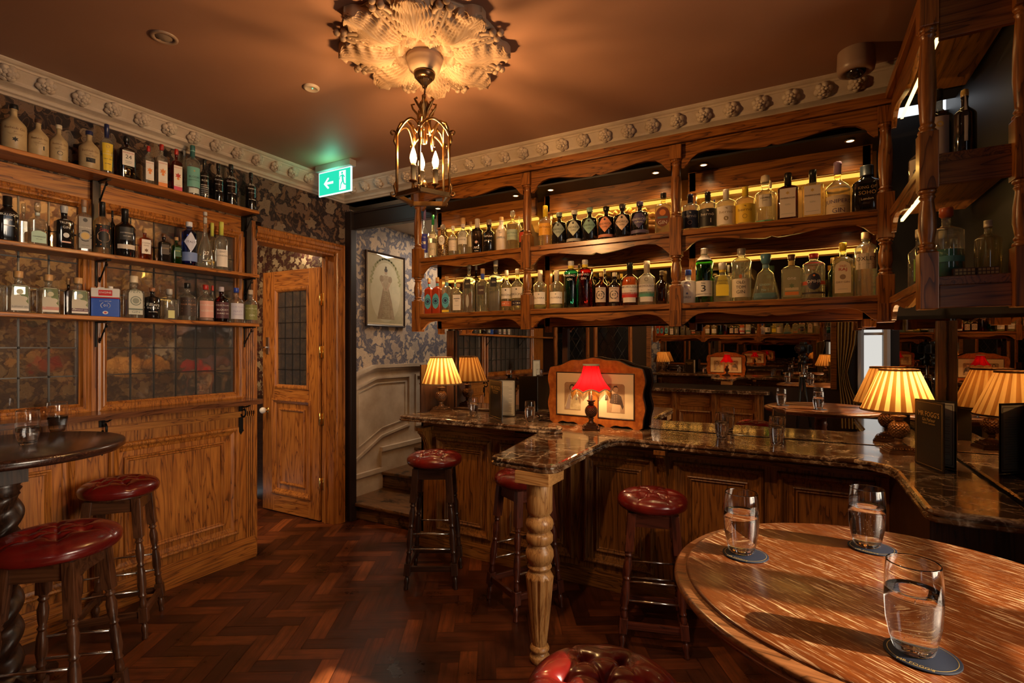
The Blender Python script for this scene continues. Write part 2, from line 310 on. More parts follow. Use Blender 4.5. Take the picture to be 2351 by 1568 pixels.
# floor: herringbone parquet, each block its own colour
def floor():
    m,nt,out=new('herringbone_parquet'); p=N(nt,'BsdfPrincipled',Roughness=.3); L(nt,p.outputs[0],out.inputs[0])
    at=N(nt,'Attribute',attribute_name='tone'); sp=N(nt,'SeparateXYZ'); L(nt,at.outputs['Color'],sp.inputs[0])
    tc=N(nt,'TexCoord'); uv=N(nt,'UVMap'); mp=N(nt,'Mapping'); mp.inputs['Scale'].default_value=(3,40,1); L(nt,uv.outputs[0],mp.inputs[0])
    n=N(nt,'TexNoise',Scale=1.0,Detail=5.0,Roughness=.7); L(nt,mp.outputs[0],n.inputs['Vector'])
    n2=N(nt,'TexNoise',Scale=2.3,Detail=6.0,Roughness=.65); L(nt,tc.outputs['Object'],n2.inputs['Vector'])
    r=ramp(nt,[(0,(.055,.015,.005)),(.5,(.12,.033,.009)),(1,(.22,.066,.016))],sp.outputs[0])
    r2=ramp(nt,[(.35,(.35,.3,.3)),(.6,(1.1,1,1))],n.outputs[0]); r3=ramp(nt,[(.35,(.25,.22,.22)),(.6,(1.25,1.15,1.1))],n2.outputs[0])
    a=N(nt,'MixRGB',blend_type='MULTIPLY'); a.inputs[0].default_value=.8; L(nt,r.outputs[0],a.inputs[1]); L(nt,r2.outputs[0],a.inputs[2])
    b=N(nt,'MixRGB',blend_type='MULTIPLY'); b.inputs[0].default_value=.9; L(nt,a.outputs[0],b.inputs[1]); L(nt,r3.outputs[0],b.inputs[2])
    L(nt,b.outputs[0],p.inputs['Base Color'])
    rr=ramp(nt,[(.3,(.22,.22,.22)),(.7,(.5,.5,.5))],n2.outputs[0]); L(nt,rr.outputs[0],p.inputs['Roughness'])
    bp=N(nt,'Bump',Strength=.3,Distance=.0015); L(nt,n.outputs[0],bp.inputs['Height']); L(nt,bp.outputs[0],p.inputs['Normal'])
    Lb,w=.30,.085; g=.0012; ang=math.radians(31); ca,sa=math.cos(ang),math.sin(ang)
    me=bpy.data.meshes.new('floor'); vs=[];fs=[];tones=[];uvs=[]
    def blk(x,y,lx,ly):
        x0,y0,x1,y1=x+g,y+g,x+lx-g,y+ly-g
        cxx,cyy=(x0+x1)/2,(y0+y1)/2; rx,ry=cxx*ca-cyy*sa-.8,cxx*sa+cyy*ca+1.6
        if not(-4.6<rx<2.0 and -.7<ry<4.2): return
        t=random.random()**1.3; n0=len(vs); z=random.uniform(-.0006,0)
        for (a,b_) in ((x0,y0),(x1,y0),(x1,y1),(x0,y1)): vs.append((a*ca-b_*sa-.8,a*sa+b_*ca+1.6,z))
        fs.append((n0,n0+1,n0+2,n0+3)); tones.append(t); o=random.random()*50
        uvs.extend([(o,o),(o+lx,o),(o+lx,o+ly),(o,o+ly)] if lx>ly else [(o,o),(o,o+lx),(o+ly,o+lx),(o+ly,o)])
    # herringbone: L-shaped pairs stepping diagonally
    for i in range(-50,51):
        for j in range(-16,17):
            ox=i*w+j*Lb; oy=i*w-j*Lb
            blk(ox,oy,Lb,w); blk(ox,oy+w,w,Lb)
    n0=len(vs)
    for a,b_ in ((-4.7,-.8),(2.1,-.8),(2.1,5.4),(-4.7,5.4)): vs.append((a,b_,-.003))
    fs.append((n0,n0+1,n0+2,n0+3)); tones.append(0); uvs.extend([(0,0)]*4)
    me.from_pydata(vs,[],fs); me.materials.append(m)
    cl=me.color_attributes.new('tone','FLOAT_COLOR','CORNER'); uvl=me.uv_layers.new(name='UVMap')
    k=0
    for pi,pl in enumerate(me.polygons):
        for _ in range(4):
            cl.data[k].color=(tones[pi],)*3+(1,); uvl.data[k].uv=uvs[k]; k+=1
    o=mk('floor',me); struct(o)
floor()
struct(B().box(-3.45,2.0,-.5,YB+.02,ZC,ZC+.05).build('ceiling',CEILM))
# walls
w=B(); w.box(XW-.1,XW,-.3,2.33,2.345,ZC); w.box(XW-.1,XW,2.33,3.0,2.31,ZC); w.box(XW-.1,XW,3.0,3.15,0,ZC)
struct(w.build('wall_left',WP_DARK))
wb=B(); wb.box(-3.33,.72,YB+.0,YB+.12,2.665,ZC); struct(wb.build('wall_back',DARKW))
PANELW=DRK['x']
wf=B(); wx0,wx1,wz0,wz1=.66,.84,.95,2.3
wf.box(-3.43,wx0,-.42,-.32,0,ZC); wf.box(wx1,1.8,-.42,-.32,0,ZC); wf.box(wx0,wx1,-.42,-.32,0,wz0); wf.box(wx0,wx1,-.42,-.32,wz1,ZC)
struct(wf.build('wall_front',mat('dark_brown_wall_paint',(.028,.014,.009),.5)))
wr=B(); wr.box(1.7,1.8,-.32,.40,0,ZC); wr.box(1.7,1.8,1.88,2.0,0,ZC); wr.box(1.7,1.8,.40,1.88,0,.9); wr.box(1.7,1.8,.40,1.88,2.50,ZC); wr.box(.74,1.8,1.97,2.05,0,ZC); struct(wr.build('wall_right',mat('dark_brown_wall_paint')))
ms=B(); ms.box(-3.43,-2.43,3.86,3.9,2.62,ZC+.2)  # closes the stair hall over the header
# corner post and header of the stair opening
c=B(); c.box(-3.335,-3.262,3.105,3.17,0,2.60); c.box(-3.262,-2.44,3.14,3.19,2.45,2.60); c.box(-3.262,-2.44,3.13,3.15,2.58,2.6); c.box(-3.262,-2.44,3.13,3.15,2.45,2.47)
struct(c.build('trim_1',mat('black_stained_timber',(.02,.011,.008),.4),bevel=.004))
struct(B().box(-3.43,-2.3,3.11,3.7,2.665,2.68).build('trim_2',wood('green_brown_soffit',(.10,.07,.03),(.07,.055,.02),(.03,.03,.012),axis='x',rough=.3)))
# stair hall
s=B(); s.box(-3.50,-3.42,3.15,4.9,0,2.75); struct(s.build('wall_stair',WP_LIGHT))
s=B(); s.box(-3.5,-2.0,4.9,4.98,0,2.75); struct(s.build('wall_stair_end',floral('chinoiserie_wallpaper_x',(.10,.095,.125),(.50,.38,.27),[(.56,.43,.31),(.40,.31,.24),(.52,.36,.25)],(.15,.135,.16),'xz',1.25,vine=(.30,.24,.2))))
struct(B().box(-3.5,-2.0,3.5,4.98,2.60,2.64).build('ceiling_stair',mat('cream_ceiling',(.55,.45,.34),.6)))
struct(B().box(-2.36,-2.30,3.4,4.98,0,2.75).build('wall_stair_side',DARKW))
STEP=wood('worn_stair_oak',(.22,.10,.035),(.16,.07,.022),(.05,.02,.008),axis='x',wear=1,rough=.4)
st=B()
for k,(y0,z1) in enumerate(((3.185,.145),(3.64,.30),(4.10,.45))):
    st.box(-3.42,-2.455,y0,4.9,0 if k==0 else [.145,.30,.45][k-1],z1-.03)
    st.box(-3.42,-2.455,y0-.035,4.9,z1-.03,z1)
struct(st.build('stairs',STEP,bevel=.008))
# wainscot of the stair wall: rakes up with the first tread, then level
def poly_yz(b,pts,x0,x1,m=0): b.prism(pts,'yz',x0,x1,m)
wn=B(); X0=-3.42
poly_yz(wn,[(3.18,.16),(4.9,.16),(4.9,1.27),(3.52,1.27),(3.18,1.17)],X0,X0+.012)
poly_yz(wn,[(3.18,1.17),(3.52,1.27),(4.9,1.27),(4.9,1.30),(3.515,1.30),(3.18,1.20)],X0,X0+.045)
poly_yz(wn,[(3.18,1.145),(3.52,1.245),(4.9,1.245),(4.9,1.27),(3.515,1.27),(3.18,1.17)],X0,X0+.03)
poly_yz(wn,[(3.18,.145),(3.62,.145),(3.62,.30),(3.18,.30)],X0,X0+.03); poly_yz(wn,[(3.18,.30),(3.62,.30),(3.62,.34),(3.18,.34)],X0,X0+.042)
poly_yz(wn,[(3.60,.30),(4.9,.30),(4.9,.49),(3.60,.49)],X0,X0+.035); poly_yz(wn,[(3.60,.49),(4.9,.49),(4.9,.53),(3.60,.53)],X0,X0+.048)
def ring_poly(b,pts,w,x0,x1,m=0):   # mitred outline moulding along a polygon in the yz plane
    n=len(pts); cen=Vector((sum(p[0] for p in pts)/n,sum(p[1] for p in pts)/n)); ins=[]
    for i in range(n):
        p=Vector(pts[i]); a=(Vector(pts[i-1])-p).normalized(); c_=(Vector(pts[(i+1)%n])-p).normalized(); d=(a+c_); d.normalize()
        if d.dot(cen-p)<0: d=-d
        sn=max(.4,abs(a.x*d.y-a.y*d.x)); ins.append(p+d*w/sn)
    for i in range(n):
        j=(i+1)%n; q=[pts[i],pts[j],tuple(ins[j]),tuple(ins[i])]; b.prism(q,'yz',x0,x1,m)
ring_poly(wn,[(3.27,.44),(3.62,.62),(4.02,.68),(4.02,1.19),(3.55,1.19),(3.27,1.10)],.022,X0,X0+.03)
ring_poly(wn,[(3.325,.56),(3.63,.70),(3.96,.745),(3.96,1.13),(3.56,1.13),(3.325,1.06)],.010,X0,X0+.02)
ring_poly(wn,[(4.10,.66),(4.75,.66),(4.75,1.19),(4.10,1.19)],.022,X0,X0+.03)
struct(wn.build('trim_3',CREAM,bevel=.003))
# hall behind the door and behind the leaded screen
h=B(); h.box(-4.9,-4.85,-.3,3.6,1.0,2.75); struct(h.build('wall_hall',WP_AMB))
struct(B().box(-4.9,-4.84,-.3,3.6,0,1.0).build('wall_hall_dado',DRK['y']))
h=B(); h.box(-4.9,-3.43,3.16,3.2,1.0,2.75); struct(h.build('wall_hall_end',WP_REDX))
struct(B().box(-4.9,-3.43,3.15,3.2,0,1.0).build('wall_hall_end_dado',DRK['x']))
struct(B().box(-4.95,-3.43,-.3,3.2,2.75,2.8).build('ceiling_hall',mat('cream_ceiling')))
h=B(); h.box(-3.93,-3.90,-.3,2.12,0,2.70); struct(h.build('wall_screen',WP_AMB))
# ---------------------------------------------------------------- cornice with flowers
def cornice():
    # profile: (out from wall, down from ceiling)
    pr=[(0,.135),(.012,.135),(.018,.125),(.03,.12),(.035,.108),(.03,.10),(.042,.095),(.062,.088),(.068,.078),(.068,.072),(.105,.030),(.110,.028),(.110,.018),(.122,.014),(.132,.006),(.132,0)]
    b=B()
    for i in range(len(pr)-1):
        (o0,d0),(o1,d1)=pr[i],pr[i+1]
        V=lambda o,d:[(XW+o,-.32,ZC-d),(XW+o,YB-o,ZC-d),(.42,YB-o,ZC-d)]
        a=V(o0,d0); c_=V(o1,d1)
        b.add(a+c_,[(0,1,4,3),(1,2,5,4)],0)
    co=b.build('trim_4',PLASTER); struct(co)
    f=B()   # one flower: five lobed petals and a heart
    for k in range(6):
        a=k*math.pi/3; r=.020
        f.sph((r*math.cos(a),r*math.sin(a),.006),.0165,0,8,.75)
        f.sph((.6*r*math.cos(a+.5),.6*r*math.sin(a+.5),.016),.010,0,8,.8)
    f.sph((0,0,.024),.009,0,8)
    o=f.build('cornice_flower',PLASTER,co)
    nrm_l=Matrix.Rotation(math.radians(130),4,'Y'); me=o.data
    first=True
    def put(loc,rot):
        nonlocal first
        q=o if first else o.copy()
        if not first: C.objects.link(q); q.parent=co
        first=False
        q.matrix_local=Matrix.Translation(loc)@rot@Matrix.Rotation(random.random()*6,4,'Z')
    y=2.95
    while y>.2:
        put((XW+.088,y,ZC-.053),Matrix.Rotation(math.radians(130),4,'Y')@Matrix.Scale(1.22,4)); y-=.142
    x=-3.15
    while x<.35:
        put((x,YB-.088,ZC-.053),Matrix.Rotation(math.radians(130),4,'X')@Matrix.Scale(1.22,4)); x+=.142
cornice()
# ---------------------------------------------------------------- oak screen with leaded windows (left)
def panel(b,o,ux,uz,n,w,h,m=0,fill=0,deep=.024):
    b.frame(o,ux,uz,n,w,h,[(0,.0005),(0,deep*.5),(.006,deep),(.016,deep+.005),(.026,deep*.9),(.030,deep*.5),(.036,deep*.35),(.050,.004),(.054,.0008)],m,None)
def inner_panel(b,o,ux,uz,n,w,h,m=0):
    b.frame(o,ux,uz,n,w,h,[(0,.001),(.001,.012),(.007,.016),(.013,.010),(.017,.006),(.022,.010),(.028,.002)],m,None)
scr=B()
Y2,YE=2.275,-.3
# stiles & rails around the openings
G2=(1.398,2.137,1.155,2.20); G1=(.09,1.27,1.155,2.20)
scr.box(XW-.05,XW,YE,Y2,0,1.11,0)                    # lower body
scr.box(XW-.05,XW,YE,Y2,2.245,2.345,1)
for a,b_ in ((YE,.045),(1.315,1.353),(2.182,Y2)): scr.box(XW-.05,XW,a,b_,1.11,2.245,0)
for (a,b_,z0,z1) in (G1,G2):
    scr.frame((XW,a-.05,z0-.05),(0,1,0),(0,0,1),(1,0,0),b_-a+.10,z1-z0+.10,[(-.001,-.05),(-.001,.0),(.0,.016),(.014,.02),(.026,.012),(.034,.014),(.044,.0),(.050,-.004),(.050,-.03)],0)
for y0,y1,z0,z1,i in ((1.40,2.155,.19,.92,.075),(.46,1.25,.19,.92,.075),(-.28,.40,.19,.92,.075)):
    panel(scr,(XW,y0,z0),(0,1,0),(0,0,1),(1,0,0),y1-y0,z1-z0,0)
    inner_panel(scr,(XW,y0+i,z0+i+.01),(0,1,0),(0,0,1),(1,0,0),y1-y0-2*i-.02,z1-z0-2*i-.02,0)
for (z0,z1,d) in ((0,.10,.028),(.10,.125,.02),(.125,.145,.012),(.98,1.02,.010)): scr.box(XW,XW+d,YE,Y2,z0,z1,1)
for k in range(4): scr.box(XW,XW+.010,2.215+k*.015,2.225+k*.015,0,2.3,0)
scr.box(XW-.10,XW+.004,2.262,2.285,0,2.345,0)
screen=scr.build('leaded_oak_screen',[OAK['z'],OAK['y']],bevel=.0015)
tag(screen,'tall honey oak screen with leaded panes, panelled below, along left wall','partition')
gm=new('old_leaded_pane')
def pane_mat():
    m,nt,out=gm; tr=N(nt,'BsdfTransparent'); tr.inputs[0].default_value=(.72,.68,.62,1); gl=N(nt,'BsdfGlossy',Roughness=.03); gl.inputs[0].default_value=(1,1,1,1)
    tc=N(nt,'TexCoord'); n=N(nt,'TexNoise',Scale=5.0,Detail=2.0); L(nt,tc.outputs['Object'],n.inputs['Vector']); bp=N(nt,'Bump',Strength=.25,Distance=.01); L(nt,n.outputs[0],bp.inputs['Height']); L(nt,bp.outputs[0],gl.inputs['Normal'])
    df=N(nt,'BsdfDiffuse'); df.inputs[0].default_value=(.35,.30,.27,1)
    fr=N(nt,'Fresnel',IOR=2.1); mx=N(nt,'MixShader'); L(nt,fr.outputs[0],mx.inputs[0]); L(nt,tr.outputs[0],mx.inputs[1]); L(nt,gl.outputs[0],mx.inputs[2])
    m2=N(nt,'MixShader'); m2.inputs[0].default_value=.10; L(nt,mx.outputs[0],m2.inputs[1]); L(nt,df.outputs[0],m2.inputs[2]); L(nt,m2.outputs[0],out.inputs[0]); return m
PANE=pane_mat()
for (a,b_,z0,z1),nc in ((G1,10),(G2,6)):
    g=B().box(XW-.028,XW-.024,a,b_,z0,z1); g=g.build('window_glass',PANE,screen)
    l=B()
    for k in range(1,nc):
        y=a+(b_-a)*k/nc; l.box(XW-.024,XW-.018,y-.0035,y+.0035,z0,z1)
    for k in range(1,7):
        z=z0+(z1-z0)*k/7; l.box(XW-.024,XW-.0185,a,b_,z-.003,z+.003)
        for j in range(1,nc): l.sph((XW-.02,a+(b_-a)*j/nc,z),.0065,0,6)
    l.build('lead_cames',LEAD,g)
# drinks ledge
lg=B(); pts=[(XW+.001,-.3),(XW+.001,2.22),(-3.16,2.22),(-3.135,2.21),(-3.125,2.185),(-3.125,-.3)]
lg.prism(pts,'xy',1.08,1.11)
ledge=lg.build('drinks_ledge',wood('dark_polished_ledge',(.20,.075,.028),(.14,.048,.018),(.05,.016,.007),axis='y',rough=.22,coat=.5),bevel=.006)
tag(ledge,'long polished brown wooden drinks ledge under the leaded windows','ledge')
def hook_bracket(y):
    b=B(); b.box(XW+.001,XW+.009,y-.014,y+.014,.90,1.08); b.prism([(y-.014,.90),(y-.02,.885),(y-.008,.878),(y,.862),(y+.008,.878),(y+.02,.885),(y+.014,.90)],'yz',XW+.001,XW+.009)
    b.box(XW+.009,XW+.12,y-.012,y+.012,1.070,1.08)
    b.tube([(XW+.009,y,1.0),(XW+.02,y,.985),(XW+.04,y,.985),(XW+.055,y,1.0),(XW+.055,y,1.025),(XW+.045,y,1.04),(XW+.035,y,1.03)],.006,6)
    b.tube([(XW+.11,y,1.07),(XW+.07,y,1.055),(XW+.03,y,1.05)],.005,6); b.sph((XW+.012,y,.878),.006,0,8)
    b.build('iron_bracket',IRON,ledge)
for y in (1.372,2.175,.55): hook_bracket(y)
# bottle shelves
SHX=-3.165; SHZ=(2.376,1.947,1.618); SHN=('highest','middle','lowest')
for z,nm in zip(SHZ,SHN):
    s=B().box(XW+.001,SHX,-.3,2.205,z-.022,z); s=s.build('bottle_shelf',OAK['y'],bevel=.004)
    tag(s,nm+' of the three narrow oak bottle shelves across the leaded screen','shelf')
    for y in (1.352,2.19,.5):
        b=B(); b.box(XW+.002,XW+.012,y-.012,y+.012,z-.16,z-.022); b.box(XW+.002,XW+.13,y-.01,y+.01,z-.03,z-.022)
        p=[]
        for k in range(22):
            t=k/21; a=t*5.2; r=.012*(1-t*.55)
            p.append((XW+.11-.0-r*math.sin(a)-.004,y,z-.047+r*math.cos(a)-.0))
        b.tube([(XW+.03,y,z-.13),(XW+.06,y,z-.09),(XW+.095,y,z-.05)],.004,6); b.tube(p,.003,6)
        b.tube([(XW+.03+.012*math.cos(a_/3),y,z-.125+.012*math.sin(a_/3)) for a_ in range(0,16)],.003,6)
        b.build('iron_bracket',IRON,s)
if True:
    tag(B().box(XW+.021,XW+.034,2.20,2.235,1.64,2.352).build('shelf_batten',mat('black_stained_timber')),'black upright batten at the right ends of the left wall shelves','batten')
    tag(B().box(XW+.021,XW+.034,1.318,1.345,1.97,2.352).build('shelf_batten',mat('black_stained_timber')),'black upright batten between the two leaded windows','batten')
# ---------------------------------------------------------------- door and its frame
fr=B(); prof=[(0,0),(0,.012),(.008,.026),(.02,.022),(.03,.028),(.05,.028),(.058,.018),(.075,.016),(.085,.008),(.09,0)]
# architrave swept round the opening (inner edge y 2.33..3.0, z 2.23)
for i in range(len(prof)-1):
    (a0,h0),(a1,h1)=prof[i],prof[i+1]
    def path(a,h): o=.09-a; return [(XW+h,3.0+o,0),(XW+h,3.0+o,2.225+o),(XW+h,2.285,2.225+o)]
    A,Z=path(a0,h0),path(a1,h1); fr.add(A+Z,[(0,1,4,3),(1,2,5,4)],0)
fr.box(XW-.14,XW+.0,2.985,3.0,0,2.225); fr.box(XW-.14,XW,2.285,3.0,2.21,2.225); fr.box(XW-.14,XW,2.285,2.30,0,2.225)
fr.box(XW-.10,XW-.08,2.97,2.985,0,2.21)
struct(fr.build('trim_5',OAK['z'],bevel=.0015))
struct(B().box(-3.36,-3.305,3.09,3.12,0,.12).build('baseboard_left',DRK['y']))
dx0,dx1,dz=-4.22,-3.485,2.13; dy=2.99
d=B()
def dbox(x0,x1,z0,z1,m=0,y0=dy-.02,y1=dy+.02): d.box(x0,x1,y0,y1,z0,z1,m)
dbox(dx0,dx0+.16,0.012,dz); dbox(dx1-.13,dx1,.012,dz); dbox(dx0+.16,dx1-.13,dz-.15,dz,1); dbox(dx0+.16,dx1-.13,.98,1.10,1); dbox(dx0+.16,dx1-.13,.012,.20,1)
dbox(dx0+.16,dx1-.13,.20,.98,0,dy-.006,dy+.006)
d.frame((dx0+.16,dy-.02,1.10),(1,0,0),(0,0,1),(0,-1,0),dx1-dx0-.29,dz-.15-1.10,[(0,.0),(0,.006),(.014,.008),(.026,.002),(.034,-.008),(.034,-.02)],0)
d.frame((dx0+.13,dy-.02,.17),(1,0,0),(0,0,1),(0,-1,0),dx1-dx0-.23,.84,[(0,0),(0,.012),(.016,.014),(.028,.004),(.04,-.006),(.044,-.012)],0)
d.frame((dx0+.215,dy-.006,.255),(1,0,0),(0,0,1),(0,-1,0),dx1-dx0-.40,.67,[(0,0),(.002,.012),(.014,.014),(.024,.002)],0)
door=d.build('door_1',[OAK['z'],OAK['x']],bevel=.0015); struct(door)
g=B(); gx0,gx1,gz0,gz1=dx0+.19,dx1-.16,1.13,dz-.18
g.box(gx0,gx1,dy-.003,dy+.003,gz0,gz1); dg=g.build('door_glass',PANE,door)
l=B()
for k in range(1,4): x=gx0+(gx1-gx0)*k/4; l.box(x-.003,x+.003,dy-.008,dy-.003,gz0,gz1)
for k in range(1,6): z=gz0+(gz1-gz0)*k/6; l.box(gx0,gx1,dy-.008,dy-.003,z-.003,z+.003)
l.build('lead_cames',LEAD,dg)
k=B(); k.cyl((dx0+.07,dy-.02,.90),(dx0+.07,dy-.05,.90),.012,.010,12,1); k.sph((dx0+.07,dy-.07,.90),.028,0,16); k.cyl((dx0+.07,dy-.02,.90),(dx0+.07,dy-.024,.90),.022,.022,16,1)
k.build('door_knob',[WHITEM,BRASSB],door)
k=B(); k.box(dx0+.05,dx0+.085,dy-.026,dy-.02,1.40,1.55); k.cyl((dx0+.067,dy-.026,1.46),(dx0+.067,dy-.05,1.46),.008,.008,10); k.box(dx0+.01,dx0+.075,dy-.055,dy-.045,1.452,1.468)
k.build('door_handle',CHROME,door)
for z in (.32,.86,1.42,1.86):
    hg=B(); hg.box(XW-.148,XW-.10,2.985-.004,2.985-.0005,z-.05,z+.05); hg.box(dx1-.001,dx1+.0015,dy-.02,dy+.02,z-.05,z+.05); hg.cyl((dx1+.012,dy-.022,z-.052),(dx1+.012,dy-.022,z+.052),.007,.007,10)
    hg.box(dx1,dx1+.012,dy-.024,dy-.018,z-.05,z+.05)
    hg.build('brass_hinge',BRASSB,door)
EXPO=0.0
# ================================================================== THE BAR
YF=3.0
MIR=mirror_mat('dark_bar_mirror',(.72,.66,.58)); MIRD=mirror_mat('foxed_dark_mirror',(.20,.15,.10),.06)
FOX=mat('foxed_tan_back_panel',(.42,.27,.12),.42,0,.5,.1,noise=(5,(.26,.15,.06)))
# front of the bar with raised panels
bf=B(); bf.box(-2.43,.385,YF,YF+.08,0,.86,0); bf.box(-2.43,-1.64,YF,YF+.08,.86,.93,1); bf.box(-1.64,.385,YF,YF+.08,.86,.89,1)
bf.box(-2.43,-2.41,YF,3.33,0,.93,0)
for (a,b_,i) in ((-2.285,-1.825,.07),(-1.755,-1.215,.075),(-1.15,-.72,.075),(-.615,-.15,.075),(-.09,.33,.07)):
    panel(bf,(a,YF,.14),(1,0,0),(0,0,1),(0,-1,0),b_-a,.675,0); inner_panel(bf,(a+i,YF,.14+i),(1,0,0),(0,0,1),(0,-1,0),b_-a-2*i,.675-2*i,0)
for (z0,z1,d) in ((0,.06,.03),(.06,.085,.022),(.085,.10,.012),(.835,.86,.012)): bf.box(-2.43,.385,YF-d,YF,z0,z1,1)
bf.box(.385,.395,2.16,YF,0,.89,2)  # wing base in dark wood: shade below the counter put into its colour
bf.box(.395,.655,2.16,2.18,0,.89,2)
barfront=tag(bf.build('panelled_bar',[BAR['z'],BAR['x'],DRK['z']],bevel=.0015),'panelled oak front of the bar below the marble counter','bar')
def corbel(x):
    b=B(); o=[(YF,.86),(YF-.115,.86),(YF-.115,.845),(YF-.10,.835),(YF-.07,.80),(YF-.045,.75),(YF-.035,.70),(YF-.03,.66),(YF-.045,.64),(YF-.045,.62),(YF,.62)]
    b.prism(o,'yz',x-.02,x+.02); b.box(x-.032,x+.032,YF-.125,YF,.86,.885)
    for q in (-.009,.009): b.prism([(p[0]-.004,p[1]) for p in o[:9]]+[(YF-.03,.66)],'yz',x+q-.003,x+q+.003)
    b.box(x-.016,x+.016,YF-.035,YF,.575,.62); b.box(x-.026,x+.026,YF-.03,YF,.560,.578)
    b.build('corbel',BAR['z'],barfront,bevel=.002)
for x in (-2.35,-.665): corbel(x)
def slab(name,pts,z0,z1,label,m=MARBLE,nose=.014):
    # moulded edge: stack of inset outlines
    n=len(pts); cen=[sum(p[k] for p in pts)/n for k in (0,1)]
    P=[Vector(p) for p in pts]
    area=sum(P[i].x*P[(i+1)%n].y-P[(i+1)%n].x*P[i].y for i in range(n)); sg=1 if area>0 else -1
    nr=[]
    for i in range(n):
        a=(P[i]-P[i-1]).normalized(); c_=(P[(i+1)%n]-P[i]).normalized(); na=Vector((-a.y,a.x))*sg; nb=Vector((-c_.y,c_.x))*sg
        d=(na+nb); d=d/max(.5,d.length_squared)*2 if d.length>.2 else na
        nr.append(d)
    t=z1-z0; b=B(); rings=[]
    for ins,z in ((.030,z0),(.004,z0),(.0,z0+.10*t),(.0,z0+.30*t),(.010,z0+.42*t),(.012,z0+.5*t),(.004,z0+.6*t),(.002,z0+.75*t),(.008,z0+.93*t),(.018,z1)):
        rings.append([(p.x+d.x*ins,p.y+d.y*ins,z) for p,d in zip(P,nr)])
    vs=[v for r in rings for v in r]; k=len(rings)
    fs=[(i*n+j,i*n+(j+1)%n,(i+1)*n+(j+1)%n,(i+1)*n+j) for i in range(k-1) for j in range(n)]
    fs+=[tuple(range(n)),tuple(range((k-1)*n,k*n))]
    b.add(vs,fs); o=b.build(name,m); o.data.shade_flat(); return o
def arc(cx,cy,r,a0,a1,n=6): return [(cx+r*math.cos(math.radians(a0+(a1-a0)*k/n)),cy+r*math.sin(math.radians(a0+(a1-a0)*k/n))) for k in range(n+1)]
lw=slab('bar_counter',arc(-2.46,2.87,.05,180,270)+arc(-1.31,2.885,.065,-90,0)+[(-1.27,2.935),(-1.47,3.06),(-1.60,3.22),(-1.62,3.33),(-2.51,3.33)],.934,.971,'')
tag(lw,'raised marble counter of the bar, left wing holding two glasses and a pleated lamp','counter')
pen=[(-1.66,3.33),(-1.60,3.05),(-1.42,2.93),(-1.31,2.26)]+arc(-1.22,2.17,.085,165,250,4)+arc(-1.00,2.13,.07,-80,0,5)+[(-.93,2.70)]+[(-.925,2.80),(-.90,2.86),(-.85,2.885),(-.78,2.885)]+[(-.5,2.87),(.20,2.86),(.29,2.84),(.345,2.79),(.365,2.70),(.365,2.22)]+arc(.41,2.13,.045,180,270,4)+[(.658,2.085),(.658,3.33)]
pc=slab('bar_counter',pen,.893,.933,'')
tag(pc,'main brown marble counter with peninsula end on a turned post','counter')
# turned post under the peninsula
pp=B(); px_,py_=-1.045,2.15
pp.box(px_-.085,px_+.085,py_-.085,py_+.085,.835,.892,1)
pp.lathe([(.058,.835),(.060,.83),(.060,.70),(.052,.685),(.044,.678),(.050,.672),(.062,.655),(.065,.638),(.060,.618),(.048,.608),(.046,.602),(.056,.596),(.062,.585),(.062,.560),(.052,.548),(.046,.545),(.052,.535),(.064,.515),(.066,.490),(.056,.462),(.048,.455),(.054,.448),(.057,.440),(.050,.430),(.045,.425)],(px_,py_,0),40)
def flute(a,z):
    t=max(0,min(1,(z-.10)/.04))*max(0,min(1,(.405-z)/.02)); return 1-.16*t*max(0,math.cos(a*10))**.6
zz=[.425,.418,.410,.402,.395,.39,.38,.36,.32,.26,.20,.15,.12,.10,.09,.08]
pp.lathe([(.045 if k==0 else .047+.018*min(1,k/4) if k<5 else .065-.032*((.395-z)/.315)**1.1,z) for k,z in enumerate(zz)],(px_,py_,0),120,fn=flute)
pp.lathe([(.033,.08),(.042,.072),(.046,.062),(.040,.05),(.030,.044),(.036,.036),(.046,.028),(.048,.015),(.042,0)],(px_,py_,0),40)
tag(pp.build('turned_post',[PALE['z'],PALE['x']],bevel=.0015),'pale turned and fluted oak post carrying the peninsula end of the counter','post')
# mirrors on the back wall and the side wall
m=B(); m.prism([(-2.40,1.60),(-2.40,.972),(-1.64,.972),(-1.64,.934),(.66,.934),(.66,1.60)],'xz',YM,YM+.01); m=m.build('bar_mirror',MIR); tag(m,'long wall mirror behind the bar counter','mirror')
for a,b_,y0,y1,z0,z1 in ((-2.43,-2.36,YM-.022,YM-.001,.972,1.59),(-1.435,-1.395,YM-.022,YM-.001,.972,1.59),(.62,.655,YM-.022,YM-.001,.935,1.59),(-2.36,-1.435,YM-.015,YM-.001,.973,.988),(-2.347,-2.335,YM-.018,YM-.001,.99,1.59),(-2.445,-2.431,3.0,3.33,.973,1.33)):
    B().box(a,b_,y0,y1,z0,z1).build('mirror_frame',DRK['z'],m,bevel=.002)
struct(B().box(-2.44,.70,YM+.011,YM+.06,0,2.66).build('wall_bar_back',DARKW))
m=B().box(XR,XR+.01,1.98,YM,.934,1.66).build('side_mirror',MIR); tag(m,'wall mirror at the right end of the bar reflecting the big pleated lamp','mirror')
struct(B().box(XR+.011,XR+.08,1.97,YM+.06,0,ZC).build('wall_bar_side',DARKW))
